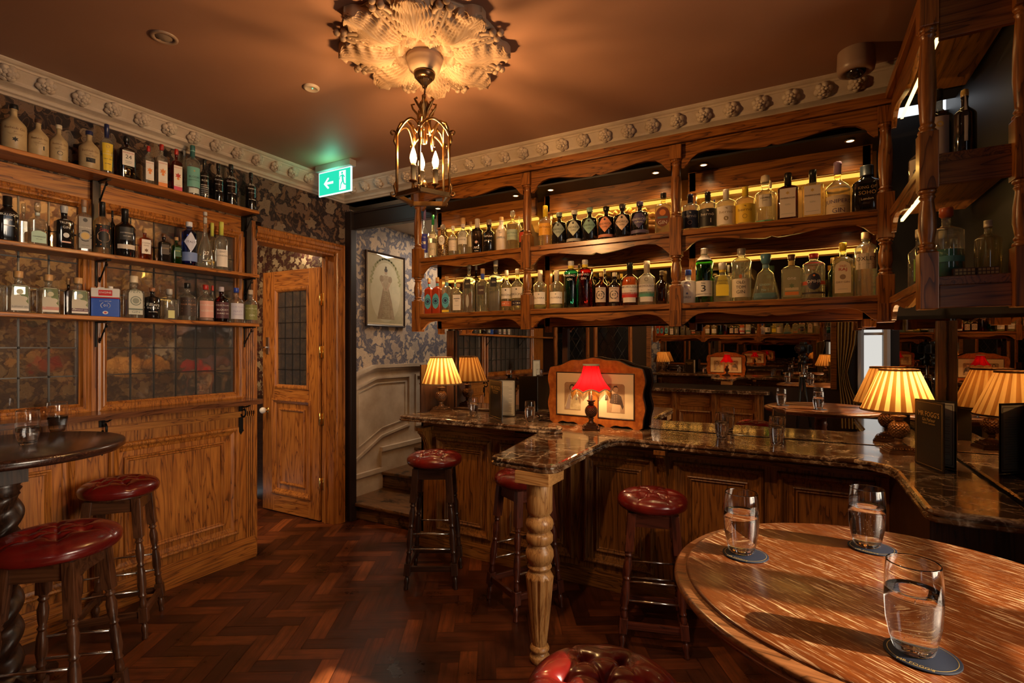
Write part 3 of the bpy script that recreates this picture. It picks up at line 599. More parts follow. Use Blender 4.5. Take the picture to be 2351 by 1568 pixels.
# ---------------------------------------------------------------- hanging back-bar shelves
XS=[-2.47,-1.553,-.60,.37]; ZL,ZU=1.705,2.115; SY=3.0
def scallop(x0,x1,z0,z1,drop=.055,flat=.16):
    """outline of an apron: straight top, bottom with corner brackets and an ogee point in the middle"""
    w=x1-x0; cx=(x0+x1)/2; p=[(x0,z1),(x1,z1),(x1,z0-drop*.25)]
    q=[(1,-.25),(.985,-.25),(.965,.05),(.94,.50),(.905,.85),(.85,1.0),(.78,.95),(.66,.62),(.56,.42),(.53,.40),(.50,.58)]
    pts=[(x0+w*t,z0+drop*v) for t,v in q]; pts+=[(x0+w*(1-t),z0+drop*v) for t,v in reversed(q[:-1])]
    return [(x0,z1),(x1,z1)]+pts
cab=B()
for zt in (ZL,ZU): cab.box(XS[0]-.03,XS[-1]+.03,SY-.012,YM-.002,zt-.030,zt,0)
cab.box(XS[0]-.03,XS[-1]+.03,SY-.03,YM-.002,2.615,2.655,0); cab.box(XS[0]-.02,XS[-1]+.02,SY-.045,SY-.03,2.60,2.64,0)
for k in range(3):
    a,b_=XS[k]+.03,XS[k+1]-.03
    cab.prism(scallop(a,b_,1.60,ZL-.030,.050),'xz',SY+.004,SY+.024,0)
    cab.prism(scallop(a,b_,2.01,ZU-.030,.050),'xz',SY+.004,SY+.024,0)
    cab.prism(scallop(a,b_,2.485,2.615,.060),'xz',SY+.004,SY+.024,0)
    # inner rails
    cab.box(a,b_,SY+.205,SY+.225,2.375,2.50,0); cab.box(a,b_,SY+.195,SY+.205,2.37,2.385,0)
    cab.box(a,b_,SY+.205,SY+.225,1.985,2.085,0)
    cab.box(a,b_,SY+.205,SY+.225,1.60,1.675,0)
cab.box(XS[0]-.02,XS[-1]+.02,SY+.01,YM,2.50,2.512,2)
back=cab.build('back_bar_shelving',[SHF['x'],SHF['z'],mat('near_black_paint')],bevel=.002)
tag(back,'oak back-bar shelving with turned posts and scalloped aprons above the counter','shelving')
def turned(b,x,y,z0,z1,r=.024,sq=.034,c=(0,0)):
    pr=[(r*1.15,0),(r*1.15,.012),(r*.85,.018),(r*1.05,.026),(r*.85,.034),(r*.95,.05),(r*1.12,.5),(r*.9,.95)]
    h=z1-z0; P=[(r*1.2,z0),(r*1.2,z0+.010),(r*.85,z0+.016),(r*1.1,z0+.024),(r*.85,z0+.032),(r*.9,z0+.04),(r*1.15,z0+h*.35),(r*1.1,z0+h*.6),(r*.85,z1-.04),(r*.85,z1-.032),(r*1.1,z1-.024),(r*.85,z1-.016),(r*1.2,z1-.010),(r*1.2,z1)]
    b.lathe(P,(x,y,0),32,0,fn=lambda a,z:1-.05*max(0,math.cos(a*14)) if z0+.045<z<z1-.045 else 1)
for k,x in enumerate(XS):
    b=B(); s=.033
    for z0,z1 in ((1.575,1.80),(1.975,2.19),(2.52,2.60)): b.box(x-s,x+s,SY-.022,SY+.044,z0,z1,0)
    for z0,z1 in ((1.80,1.975),(2.19,2.52)): turned(b,x,SY+.011,z0,z1,.026)
    for q in range(4): b.box(x-.024+q*.014,x-.018+q*.014,SY-.025,SY-.022,1.585,1.665)
    b.build('turned_post',SHF['z'],back,bevel=.003)
    if k<3 or 1:
        b=B(); xx=x+(.055 if k<3 else -.055)
        b.box(xx-.02,xx+.02,SY+.205,SY+.245,1.56,2.5); 
        b.build('inner_post',SHF['z'],back,bevel=.003)
STRIPS=[]
# back boards with shaped tops
for k in range(3):
    a,b_=XS[k]+.04,XS[k+1]-.04
    o=[(a,2.12),(b_,2.12)]; w_=b_-a
    q=[(1,.0),(.985,.06),(.93,.08),(.90,.14),(.86,.165),(.70,.165),(.58,.15),(.53,.13),(.50,.15)]
    top=[(a+w_*t,2.21+v) for t,v in q]+[(a+w_*(1-t),2.21+v) for t,v in reversed(q[:-1])]
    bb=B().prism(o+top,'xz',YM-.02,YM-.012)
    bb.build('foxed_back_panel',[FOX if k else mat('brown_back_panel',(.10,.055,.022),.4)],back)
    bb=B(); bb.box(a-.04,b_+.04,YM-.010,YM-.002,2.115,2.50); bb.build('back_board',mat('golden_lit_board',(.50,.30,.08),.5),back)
    bb=B(); bb.box(a-.04,b_+.04,YM-.010,YM-.002,1.62,2.085,0)
    bb.build('back_board',[SHF['x']],back)
    bb=B(); bb.box(a,b_,YM-.022,YM-.012,1.72,1.96,0); bb.build('dark_back_mirror',MIRD,back)
    for z in (2.385,1.985):
        lb=B(); lb.box(a+.02,b_-.02,YM-.05,YM-.026,z-.016,z,0); lb.build('light_strip',emis('led_strip',(1,.50,.07),1.5),back); STRIPS.append(((a+b_)/2,YM-.055,z-.02,b_-a-.06))
# carved shell ornament leaning on the middle upper shelf back
sh=B()
for k in range(15):
    a=math.radians(-8+196*k/14); r=.20*(1+.12*math.sin(k*2.1)); cx,cz=-1.0,2.235
    p=[(cx+r*.15*math.cos(a),3.30,cz+r*.1*math.sin(a)),(cx+r*.6*math.cos(a),3.285,cz+r*.42*math.sin(a)+.01),(cx+r*1.05*math.cos(a),3.29,cz+r*.60*math.sin(a)),(cx+r*1.25*math.cos(a+.1),3.30,cz+r*.60*math.sin(a)-.01)]
    sh.tube(p,[.008,.018,.020,.006],8)
sh.sph((-1.0,3.285,2.25),.03,0,12,1.4); sh.tube([(-1.28,3.30,2.26),(-1.2,3.29,2.30),(-1.1,3.28,2.27),(-1.0,3.28,2.24),(-.9,3.28,2.27),(-.8,3.29,2.30),(-.72,3.30,2.26)],[.01,.018,.02,.024,.02,.018,.01],8)
tag(sh.build('carved_shell_ornament',mat('gilded_carving',(.45,.22,.06),.45,.3,bump=(40,.3))),'gilded carved shell ornament behind dark bottles on the upper bar shelf','ornament')
# tiny recessed spots under the boards
SPOTS=[]
for k in range(3):
    a,b_=XS[k],XS[k+1]
    for z,zz in ((2.500,'u'),(2.085,'l')):
        for t in ((.14,.86)):
            SPOTS.append((a+(b_-a)*t,SY+.085,z-.004))
for i,(x,y,z) in enumerate(SPOTS):
    b=B(); b.lathe([(.024,0),(.024,-.004),(.018,-.005),(.018,-.002)],(x,y,z),20,0); b.lathe([(.0001,-.003),(.017,-.003)],(x,y,z),20,1,caps=False)
    b.build('recessed_spot',[CHROME,emis('spot_lens',(1,.75,.38),5)],back)
# ---------------------------------------------------------------- right wing shelving towards the viewer
rw=B(); WX0,WX1,WY0,WY1=.385,.655,2.19,2.97
for zt in (ZL-.015,ZU-.015): rw.box(WX0-.005,WX1,WY0,WY1,zt-.03,zt,1)
rw.box(WX0-.02,WX1,WY0-.02,WY1,2.62,2.66,1)
for z0,z1 in ((1.585,ZL-.045),(1.995,ZU-.045),(2.48,2.62)):
    rw.box(WX0+.03,WX1-.03,WY0-.005,WY0+.015,z0,z1,0)
    pts=scallop(WY0+.03,WY1-.0,z0+.01,z1,.05); rw.prism(pts,'yz',WX0+.002,WX0+.02,1)
rwing=tag(rw.build('side_shelving',[SHF['x'],SHF['y']],bevel=.002),'dim oak shelving wing along the right wall above the lamp and menus','shelving')
for x in (WX0-.002,WX1-.035):
    b=B(); s=.026
    for z0,z1 in ((1.58,1.77),(1.98,2.17),(2.52,2.62)): b.box(x-s,x+s,WY0-.035,WY0+.029,z0,z1)
    for z0,z1 in ((1.77,1.98),(2.17,2.52)): turned(b,x,WY0-.003,z0,z1,.022)
    b.build('turned_post',SHF['z'],rwing,bevel=.003)
for z,e in ((2.50,10),(2.03,10)):
    b=B(); b.box(WX0+.03,WX0+.04,WY0+.05,WY1-.05,z,z+.012); b.build('light_strip',emis('led_strip_wing',(1,.66,.22),4),rwing)
# ---------------------------------------------------------------- opposite side of the room (seen only in the mirrors)
mm=B().box(-1.72,.34,-.32,-.31,.99,1.95).build('front_mirror',MIR); tag(mm,'large mirror on the wall behind the viewer','mirror')
for q in ((-1.78,-1.72,-.319,-.285,.98,1.95),(.34,.40,-.319,-.285,.98,1.95),(-1.78,.40,-.319,-.28,1.951,2.02)):
    B().box(*q).build('mirror_frame',BAR['x'],mm,bevel=.003)
fb=B(); fb.box(-3.33,-.35,-.319,-.14,0,.90,0)
for k in range(6):
    x0=-3.25+k*.48
    panel(fb,(x0,-.14,.12),(1,0,0),(0,0,1),(0,1,0),.40,.55,0); fb.box(x0+.02,x0+.38,-.14,-.13,.72,.86,1)
    fb.box(x0+.405,x0+.455,-.14,-.10,0,.9,0)
    for q in range(3): fb.box(x0+.412+q*.014,x0+.418+q*.014,-.10,-.095,.70,.86,0)
ff=tag(fb.build('panelled_wall_bar',[BAR['z'],BAR['x']],bevel=.002),'panelled oak wall bar behind the viewer','bar')
o=slab('wall_counter',[(-3.32,-.318),(-3.32,-.03),(-.32,-.03),(-.28,-.07),(-.28,-.318)],.901,.94,''); tag(o,'brown marble wall counter under the mirror behind the viewer','counter')
for k in range(2):   # lattice windows beside it
    x0=-3.15+k*.62; b=B(); b.frame((x0,-.32,1.02),(1,0,0),(0,0,1),(0,1,0),.55,1.15,[(0,0),(0,.03),(.02,.035),(.05,.02),(.05,.005)],0)
    wn_=b.build('window_%d'%(3+k),OAK['z']); struct(wn_)
    wg=B().box(x0+.05,x0+.50,-.319,-.316,1.07,2.12).build('window_glass',mat('night_glass',(.01,.012,.016),.05),wn_)
    b=B()
    for t in range(-9,10):
        pts=[]
        for sgn in (1,-1):
            # diagonal cames clipped to the opening
            c0=(x0+.275)+t*.13
            zs=[1.07+.05*i for i in range(22)]
            seg=[(c0+sgn*(z-1.595)*.6,z) for z in zs]; seg=[p for p in seg if x0+.05<p[0]<x0+.50]
            if len(seg)>1: b.cyl((seg[0][0],-.313,seg[0][1]),(seg[-1][0],-.313,seg[-1][1]),.003,seg=5)
    b.build('lead_cames',LEAD,wg)
# daylight window, glazing bars and curtain
wd_=B(); wd_.frame((wx0-.06,-.32,wz0-.06),(1,0,0),(0,0,1),(0,1,0),wx1-wx0+.12,wz1-wz0+.12,[(0,0),(0,.03),(.03,.035),(.06,.01),(.06,-.10)],0)
wd_.box(wx0,wx1,-.39,-.36,1.60,1.63)
struct(wd_.build('window_1',mat('white_window_paint',(.75,.72,.68),.4)))
cu=B(); rows=[]
for k in range(60):
    t=k/59; rows.append((.40+t*.20,-.22+.028*math.sin(t*38)+.01*math.sin(t*17)))
for z in range(9):
    pass
vs=[];fs=[]
for j in range(13):
    z=.55+j*(2.45-.55)/12; pinch=1-.55*math.exp(-((z-1.15)/.25)**2)
    for (x,y) in rows: vs.append((.42+(x-.40)*pinch+.02*math.sin(z*3),y,z))
for j in range(12):
    for k in range(59): fs.append((j*60+k,j*60+k+1,(j+1)*60+k+1,(j+1)*60+k))
cu.add(vs,fs,0,True); tag(cu.build('curtain',mat('gold_velvet_curtain',(.42,.27,.07),.5,0,.5)),'gold velvet curtain beside the window behind the viewer','curtain')

w2=B(); w2.frame((1.7,1.94,.84),(0,-1,0),(0,0,1),(-1,0,0),1.60,1.72,[(0,0),(0,.03),(.03,.035),(.06,.01),(.06,-.10)],0)
w2.box(1.74,1.77,1.30,1.46,.9,2.5); w2.box(1.74,1.77,.40,1.88,1.93,1.98); w2.box(1.74,1.77,.84,.87,.9,2.5)  # unseen bars, the wide one shaped to throw shade across the table middle
struct(w2.build('window_2',mat('white_window_paint')))
# ================================================================== STOOLS
def seat_h(x,y,R,th,btn,seg):
    r=math.hypot(x,y)/R
    z=th*(1-min(1,r)**3.2)**.55 if r<1 else 0
    for (bx,by) in btn:
        d=math.hypot(x-bx,y-by); z-=.016*math.exp(-(d/.014)**2)+.012*math.exp(-(d/.035)**2)
    m=9
    for (p,q) in seg:
        vx,vy=q[0]-p[0],q[1]-p[1]; t=max(0,min(1,((x-p[0])*vx+(y-p[1])*vy)/(vx*vx+vy*vy)))
        m=min(m,math.hypot(x-p[0]-t*vx,y-p[1]-t*vy))
    return z-.0055*math.exp(-(m/.006)**2)
def seat_mesh(R=.172,th=.05):
    btn=[(0,0)]+[(.088*math.cos(a),.088*math.sin(a)) for a in [k*math.pi/3 for k in range(6)]]
    seg=[]
    for k in range(6):
        a=k*math.pi/3; seg.append((btn[k+1],btn[(k+1)%6+1])); seg.append((btn[0],btn[k+1]))
        seg.append((btn[k+1],(R*1.1*math.cos(a),R*1.1*math.sin(a))))
    b=B(); n,mm=108,34; vs=[(0,0,seat_h(0,0,R,th,btn,seg)+.03)]
    for i in range(1,mm+1):
        r=R*math.sin(i/mm*math.pi/2)**.9 if i<mm else R
        for k in range(n):
            a=2*math.pi*k/n; x,y=r*math.cos(a),r*math.sin(a); vs.append((x,y,max(0,seat_h(x,y,R,th,btn,seg))+.03))
    for rr,z in ((R*1.0,.022),(R*.985,.010),(R*.95,.002),(R*.9,0)):
        for k in range(n): a=2*math.pi*k/n; vs.append((rr*math.cos(a),rr*math.sin(a),z))
    fs=[(0,1+k,1+(k+1)%n) for k in range(n)]
    T=mm+4
    for i in range(T-1):
        for k in range(n): a=1+i*n;fs.append((a+k,a+n+k,a+n+(k+1)%n,a+(k+1)%n))
    fs.append(tuple(1+(T-1)*n+k for k in range(n)))
    b.add(vs,fs,0,True)
    return b,[(x,y,seat_h(x,y,R,th,btn,seg)+.031) for (x,y) in btn]
def make_stool(label,W,loc,rz,hs=1.0,R=.172):
    t=thing('bar_stool',label,'stool',loc,rz,None)
    zs=.685*hs
    sm_,bt_=seat_mesh(R); s=sm_.build('seat',LEATHER,t,(0,0,zs),0)
    for q in bt_: B().sph(q,.0065,0,10,.5).build('seat_button',LEATHER,s)
    b=B(); b.lathe([(.14,zs-.012),(.145,zs-.01),(.145,zs+.002),(.14,zs+.004)],(0,0,0),32); b.build('seat_board',W['z'],t)
    a0,a1=.098,.150   # half spread at the top and at the floor
    P=lambda sx,sy,z:Vector((sx*(a1+(a0-a1)*z/zs),sy*(a1+(a0-a1)*z/zs),z))
    for sx in (-1,1):
        for sy in (-1,1):
            b=B(); top=P(sx,sy,zs-.01); mid=P(sx,sy,zs-.20*hs)
            for (z0,z1,w) in ((zs-.20*hs,zs-.010,.0195),(.085,.155,.0195)):
                A,Z=P(sx,sy,z0),P(sx,sy,z1); q=[]
                for c_ in (A,Z): q+= [(c_.x+i*w,c_.y+j*w,c_.z) for i,j in ((-1,-1),(1,-1),(1,1),(-1,1))]
                b.add(q,[(0,1,5,4),(1,2,6,5),(2,3,7,6),(3,0,4,7),(3,2,1,0),(4,5,6,7)])
            prof=[(zs-.20*hs,.018),(zs-.212*hs,.013),(zs-.22*hs,.019),(zs-.23*hs,.012),(zs-.26*hs,.0195),(zs-.30*hs,.017),(zs-.325*hs,.012),(zs-.335*hs,.018),(zs-.345*hs,.012),(zs-.37*hs,.018),(zs-.43*hs,.0205),(zs-.47*hs,.013),(zs-.48*hs,.018),(zs-.49*hs,.012),(.175,.0165),(.155,.014)]
            prof=[(z,r) for z,r in prof if z>=.154]
            b.tube([P(sx,sy,z) for z,r in prof],[r for z,r in prof],12)
            prof=[(.085,.014),(.072,.010),(.062,.015),(.045,.016),(.025,.011),(.012,.013),(0.0,.014)]
            b.tube([P(sx,sy,z) for z,r in prof],[r for z,r in prof],12)
            b.build('leg',W['z'],t,bevel=.002)
    for k in range(4):
        a=k*math.pi/2; R_=Matrix.Rotation(a,4,'Z')
        def bar(z,h,w): 
            A,Z=P(-1,-1,z),P(1,-1,z); b=B(); c_=(A+Z)/2; hx=(Z.x-A.x)/2-.015
            b.obox(R_@c_,R_@Vector((hx,0,0)),R_@Vector((0,w,0)),(0,0,h)); return b
        bar(zs-.045,.032,.009).build('apron',W['x'],t,bevel=.002)
        bar(.12,.016,.009).build('stretcher',W['x'],t,bevel=.002)
        if k%2==0:
            A,Z=R_@P(-1,-1,.235),R_@P(1,-1,.235); B().cyl(A,Z,.0055,seg=12).build('foot_rail',CHROME,t)
            A,Z=R_@P(-1,-1,.325),R_@P(1,-1,.325); B().cyl(A,Z,.005,seg=12).build('foot_rail',CHROME,t)
    return t
G='oxblood button-topped bar stools'
RED=woods('red_mahogany_stool',(.15,.035,.018),(.10,.024,.012),(.04,.010,.006),rough=.3,coat=.35)
BRN=woods('brown_stool_wood',(.13,.05,.022),(.09,.033,.014),(.035,.012,.006),rough=.3,coat=.3)
for lab,W,loc,a,hs in (
 ('oxblood button-topped stool with black legs in front of the left counter wing',EBON,(-2.00,2.60,0),29,1.06),
 ('oxblood button-topped stool half hidden behind the pale turned post',RED,(-1.36,2.60,0),60,1.0),
 ('oxblood button-topped stool with steel rails right of the pale turned post',RED,(-.635,2.60,0),16,.965),
 ('oxblood button-topped stool under the drinks ledge against the oak panel',BRN,(-3.06,1.34,0),50,1.03),
 ('oxblood button-topped stool in the bottom left corner, nearest the twisted table',BRN,(-2.40,.85,0),40,1.03),
 ('oxblood button-topped stool cut off by the bottom edge of the photo',RED,(-.365,1.075,0),20,.97)):
    t=make_stool(lab,W,loc,math.radians(a),hs,.195 if 'twisted' in lab else .172)
# ================================================================== TABLES
def table_top_mat():
    m,nt,out=new('worn_scratched_table_top'); p=N(nt,'BsdfPrincipled',Roughness=.3); L(nt,p.outputs[0],out.inputs[0])
    tc=N(nt,'TexCoord'); rot=N(nt,'Mapping'); rot.inputs['Rotation'].default_value=(0,0,math.radians(36)); L(nt,tc.outputs['Object'],rot.inputs['Vector'])
    def streak(sx,sy,lo,hi,det=4.0):
        mp=N(nt,'Mapping'); mp.inputs['Scale'].default_value=(sx,sy,1); L(nt,rot.outputs[0],mp.inputs['Vector'])
        n=N(nt,'TexNoise',Scale=1.0,Detail=det,Roughness=.6); L(nt,mp.outputs[0],n.inputs['Vector']); return ramp(nt,[(lo,(0,0,0)),(hi,(1,1,1))],n.outputs[0])
    s1=streak(9,150,.585,.63); s2=streak(24,420,.60,.65,2.0)
    zone=N(nt,'TexNoise',Scale=4.0,Detail=3.0); L(nt,rot.outputs[0],zone.inputs['Vector']); zr=ramp(nt,[(.38,(.15,.15,.15)),(.6,(1,1,1))],zone.outputs[0])
    add=N(nt,'MixRGB',blend_type='ADD'); add.inputs[0].default_value=.9; L(nt,s1.outputs[0],add.inputs[1]); L(nt,s2.outputs[0],add.inputs[2])
    mu=N(nt,'MixRGB',blend_type='MULTIPLY'); mu.inputs[0].default_value=1; L(nt,add.outputs[0],mu.inputs[1]); L(nt,zr.outputs[0],mu.inputs[2])
    g=streak(5,70,.3,.75,5.0); base=N(nt,'MixRGB'); L(nt,g.outputs[0],base.inputs[0]); base.inputs[1].default_value=(.085,.018,.003,1); base.inputs[2].default_value=(.17,.042,.007,1)
    f=N(nt,'MixRGB'); L(nt,mu.outputs[0],f.inputs[0]); L(nt,base.outputs[0],f.inputs[1]); f.inputs[2].default_value=(.66,.42,.21,1)
    L(nt,f.outputs[0],p.inputs['Base Color']); p.inputs['Coat Weight'].default_value=.35; p.inputs['Coat Roughness'].default_value=.15
    bp=N(nt,'Bump',Strength=.3,Distance=.0006); L(nt,add.outputs[0],bp.inputs['Height']); bp.invert=True; L(nt,bp.outputs[0],p.inputs['Normal'])
    return m
TX,TY,TR,TZ=.185,1.365,.452,.933
t=thing('round_table','round worn wooden table with three glasses of water in the foreground','table',(TX,TY,0))
b=B(); b.lathe([(.0001,TZ),(TR-.034,TZ),(TR-.029,TZ-.002),(TR-.026,TZ-.006)],(0,0,0),128,0)
b.lathe([(TR-.026,TZ-.006),(TR-.022,TZ-.009),(TR-.006,TZ-.009),(TR,TZ-.014),(TR+.001,TZ-.022),(TR-.004,TZ-.030),(TR-.012,TZ-.033),(TR-.012,TZ-.040),(TR-.03,TZ-.045),(.0001,TZ-.045)],(0,0,0),128,1)
b.build('tabletop',[table_top_mat(),wood('table_edge',(.32,.12,.04),(.24,.085,.026),(.08,.03,.01),axis='x',rough=.3,coat=.4)],t)
b=B(); b.lathe([(.16,.885),(.15,.86),(.05,.855),(.045,.80),(.052,.78),(.045,.76),(.05,.70),(.062,.55),(.058,.40),(.045,.33),(.055,.31),(.045,.29),(.06,.22),(.08,.15),(.08,.10)],(0,0,0),32); b.build('pedestal',MAHO['z'],t)
for k in range(4):
    a=math.radians(45+90*k); c_,s_=math.cos(a),math.sin(a)
    B().tube([(c_*.05,s_*.05,.14),(c_*.15,s_*.15,.13),(c_*.26,s_*.26,.06),(c_*.34,s_*.34,.025)],[.035,.03,.026,.024],10).build('foot',MAHO['z'],t)
t=thing('round_table','dark round table with barley-twist pedestal at the left edge','table',(-2.84,.83,0))
b=B(); b.lathe([(.0001,1.05),(.385,1.05),(.398,1.046),(.402,1.036),(.400,1.022),(.390,1.012),(.0001,1.010)],(0,0,0),96); b.build('tabletop',wood('dark_table_top',(.06,.022,.012),(.04,.015,.009),(.015,.006,.004),axis='x',rough=.22,coat=.5),t)
b=B(); b.box(-.06,.06,-.06,.06,.90,1.01)
b.lathe([(.062,.90),(.05,.885),(.058,.875),(.048,.86),(.052,.85)],(0,0,0),32)
tw=[(.052,z/100) for z in range(85,12,-1)]
b.lathe([(.052,z/100.0) for z in range(85,12,-1)],(0,0,0),40,0,fn=lambda a,z:1+.26*math.cos(2*a-z*52)*min(1,(.86-z)/.03))
b.lathe([(.052,.12),(.07,.10),(.07,.06),(.10,.05)],(0,0,0),32)
b.build('twisted_pedestal',DRK['z'],t)
for k in range(4):
    a=math.radians(20+90*k); c_,s_=math.cos(a),math.sin(a)
    B().tube([(c_*.05,s_*.05,.08),(c_*.12,s_*.12,.06),(c_*.20,s_*.20,.025)],[.03,.028,.024],8).build('foot',DRK['z'],t)
# ================================================================== GLASSES OF WATER
GL=real_glass('drinking_glass',(1,1,1),1.45); WAT=real_glass('water',(1,1,1),1.33)
THING=glassy('thin_drinking_glass',(.93,.93,.92),(.45,.42,.38),.01,1.6)
def tumbler(x,y,z,s,label,group=None,hero=False,fill=.68,rs=1.0):
    t=thing('water_glass',label,'glass',(x,y,z),0,group)
    h=.150*s; q=s*rs
    out=[(.0001,0),(.026,0),(.0295,.003),(.034,.02),(.0395,.05),(.0415,.085),(.041,.12),(.0385,.148),(.0377,.150)]
    inn=[(.0366,.1495),(.0375,.147),(.0398,.12),(.0403,.085),(.0383,.05),(.0325,.022),(.027,.014),(.018,.011),(.0001,.010)]
    b=B(); b.lathe([(r*q,zz*s) for r,zz in out+inn],(0,0,0),64,0,True,caps=False); b.build('glass_wall',GL if hero else THING,t)
    zt=h*fill; n=[(r,zz) for r,zz in reversed(inn) if zz*s<zt]
    rt=.0398
    w=[(max(r*q+(.0004 if hero else -.0006),.0001),zz*s-(.0002 if hero else -.0004)) for r,zz in n]+[(rt*q+.0003,zt+.0008),(rt*q-.002,zt),(.0001,zt)]
    b=B(); b.lathe(w,(0,0,0),64,0,True,caps=False); b.build('water',WAT if hero else glassy('thin_water',(.9,.9,.9),(.5,.48,.44),.01,1.0,.5),t)
    if hero:
        b=B()
        for _ in range(70):
            a=random.random()*6.28; zz=.02+random.random()*(zt-.024); rr=.034*q*math.sqrt(random.random())
            b.sph((rr*math.cos(a),rr*math.sin(a),zz),random.uniform(.0004,.0009),0,6)
        o=b.build('bubbles',real_glass('air_bubble',(1,1,1),.76),t); o['kind']='stuff'
    return t
def at(px,py,z): p,_=pt(px,py,z=z); return p.x,p.y
for (px,py,lab) in ((1702,1270,'glass of water on a dark coaster nearest the left rim of the worn table'),(1990,1255,'glass of water at the back of the worn table beside the counter corner'),(2097,1497,'large-looking glass of sparkling water nearest the viewer on the worn table')):
    x,y=at(px,py,TZ); tumbler(x,y,TZ+.004,1.0,lab,hero=True)
    c=thing('coaster',{1702:'round dark blue coaster under the leftmost glass on the worn table',1990:'round dark blue coaster under the back glass on the worn table',2097:'round dark blue coaster under the nearest glass'}[px],'coaster',(x+.010,y-.008,TZ+.0005),math.radians(-20))
    b=B(); b.lathe([(.0001,0),(.052,0),(.053,.001),(.053,.0025),(.052,.0032),(.0001,.0032)],(0,0,0),64,0)
    b.lathe([(.047,.0033),(.0475,.0036),(.048,.0033)],(0,0,0),64,1,caps=False)
    put_text(b,"MR FOGG'S",.05,.007,lambda X,Y:(X,Y-.043,.0036),1)
    b.build('coaster_disc',[mat('navy_coaster',(.008,.010,.020),.6,0,.2),mat('gold_print',(.6,.4,.12),.35,.7)],c)
for (px,py,z,s,f,lab) in ((1087,955,.971,.88,.7,'glass of water beside the small pleated lamp on the left counter wing'),(1217,968,.971,.9,.72,'glass of water between the open menu and the portrait frame'),
    (1657,1006,.933,.98,.66,'glass of water on the main counter right of the portrait frame'),(1783,1020,.933,1.0,.68,'glass of water on the main counter below the reflected table')):
    x,y=at(px,py,z); tumbler(x,y,z,s,lab,hero=True,fill=f,rs=.92)
for (px,py,lab) in ((64,1020,'squat glass of water at the left edge of the dark twisted table'),(132,990,'squat glass of water at the back of the dark twisted table')):
    x,y=at(px,py,1.05); tumbler(x,y,1.05,.95,lab,hero=True,rs=1.02,fill=.5)
# ================================================================== LAMPS
def pleated_lamp(x,y,z,label,power,group=None,n=22):
    t=thing('table_lamp',label,'lamp',(x,y,z),math.radians(11))
    dk=mat('carved_lamp_base',(.16,.075,.028),.35,.2,noise=(60,(.07,.03,.012)))
    b=B(); 
    for (w,z0,z1) in ((.062,.0,.012),(.056,.012,.020),(.047,.020,.034),(.036,.034,.042)): b.box(-w,w,-w,w,z0,z1)
    for k in range(9):
        for sgn in (-1,1):
            q=-.048+k*.012; b.sph((q,sgn*.050,.026),.0045,0,6); b.sph((sgn*.050,q,.026),.0045,0,6)
    b.lathe([(.034,.042),(.018,.052),(.014,.062),(.020,.068),(.014,.074)],(0,0,0),24)
    b.build('lamp_base',dk,t)
    B().lathe([(.014,.160),(.022,.166),(.016,.172),(.030,.180),(.032,.184),(.018,.188)],(0,0,0),24).build('lamp_neck',dk,t)
    b=B(); b.lathe(dense([(.014,.074),(.030,.086),(.040,.104),(.043,.122),(.038,.140),(.026,.154),(.014,.160)]),(0,0,0),144,0,fn=lambda a,z:1+.08*(abs(math.sin(8*a+z*220))+abs(math.sin(8*a-z*220))-1))
    b.build('pineapple_bulb',dk,t)
    B().lathe([(.011,.186),(.011,.225)],(0,0,0),16).build('candle_sleeve',mat('wood_sleeve',(.30,.14,.05),.5),t)
    z0,z1,r0,r1=.212,.412,.158,.078
    b=B(); pts=n*4; rings=[]
    for j in range(9):
        tt=j/8; z_=z0+(z1-z0)*tt; r=r0+(r1-r0)*tt; row=[]
        for k in range(pts):
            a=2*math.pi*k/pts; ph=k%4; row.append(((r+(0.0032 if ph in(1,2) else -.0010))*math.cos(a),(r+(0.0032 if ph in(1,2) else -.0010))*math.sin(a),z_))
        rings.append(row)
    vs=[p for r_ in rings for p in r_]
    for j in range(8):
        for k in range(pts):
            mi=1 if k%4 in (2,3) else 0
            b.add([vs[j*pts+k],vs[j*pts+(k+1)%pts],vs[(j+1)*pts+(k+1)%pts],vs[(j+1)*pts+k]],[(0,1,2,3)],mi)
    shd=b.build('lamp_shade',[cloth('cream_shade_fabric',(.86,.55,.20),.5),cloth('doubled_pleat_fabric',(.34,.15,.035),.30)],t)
    for q in ([(r0+.003,z0-.004),(r0+.006,z0),(r0+.004,z0+.006)],[(r1+.006,z1-.006),(r1+.006,z1+.003),(r1+.002,z1+.004)]): B().lathe(q,(0,0,0),64,caps=False).build('shade_trim',cloth('brown_binding',(.22,.14,.08),.1),shd)
    b=B(); b.sph((0,0,.285),.022,0,16,1.3); b.build('bulb',emis('warm_bulb',(1,.66,.30),16),t)
    l=bpy.data.lights.new('lamp_bulb_light','POINT'); l.energy=power; l.color=(1,.60,.25); l.shadow_soft_size=.03; o=bpy.data.objects.new('lamp_bulb_light',l); C.objects.link(o); o.location=(x,y,z+.335)
    return t
x,y=-2.365,3.155; pleated_lamp(x,y,.971,'table lamp with cream pleated shade at the left end of the bar',6)
x,y=at(2064,1040,.933); pleated_lamp(x,y,.933,'large-looking table lamp with cream pleated shade beside the menu on the right',7.5)
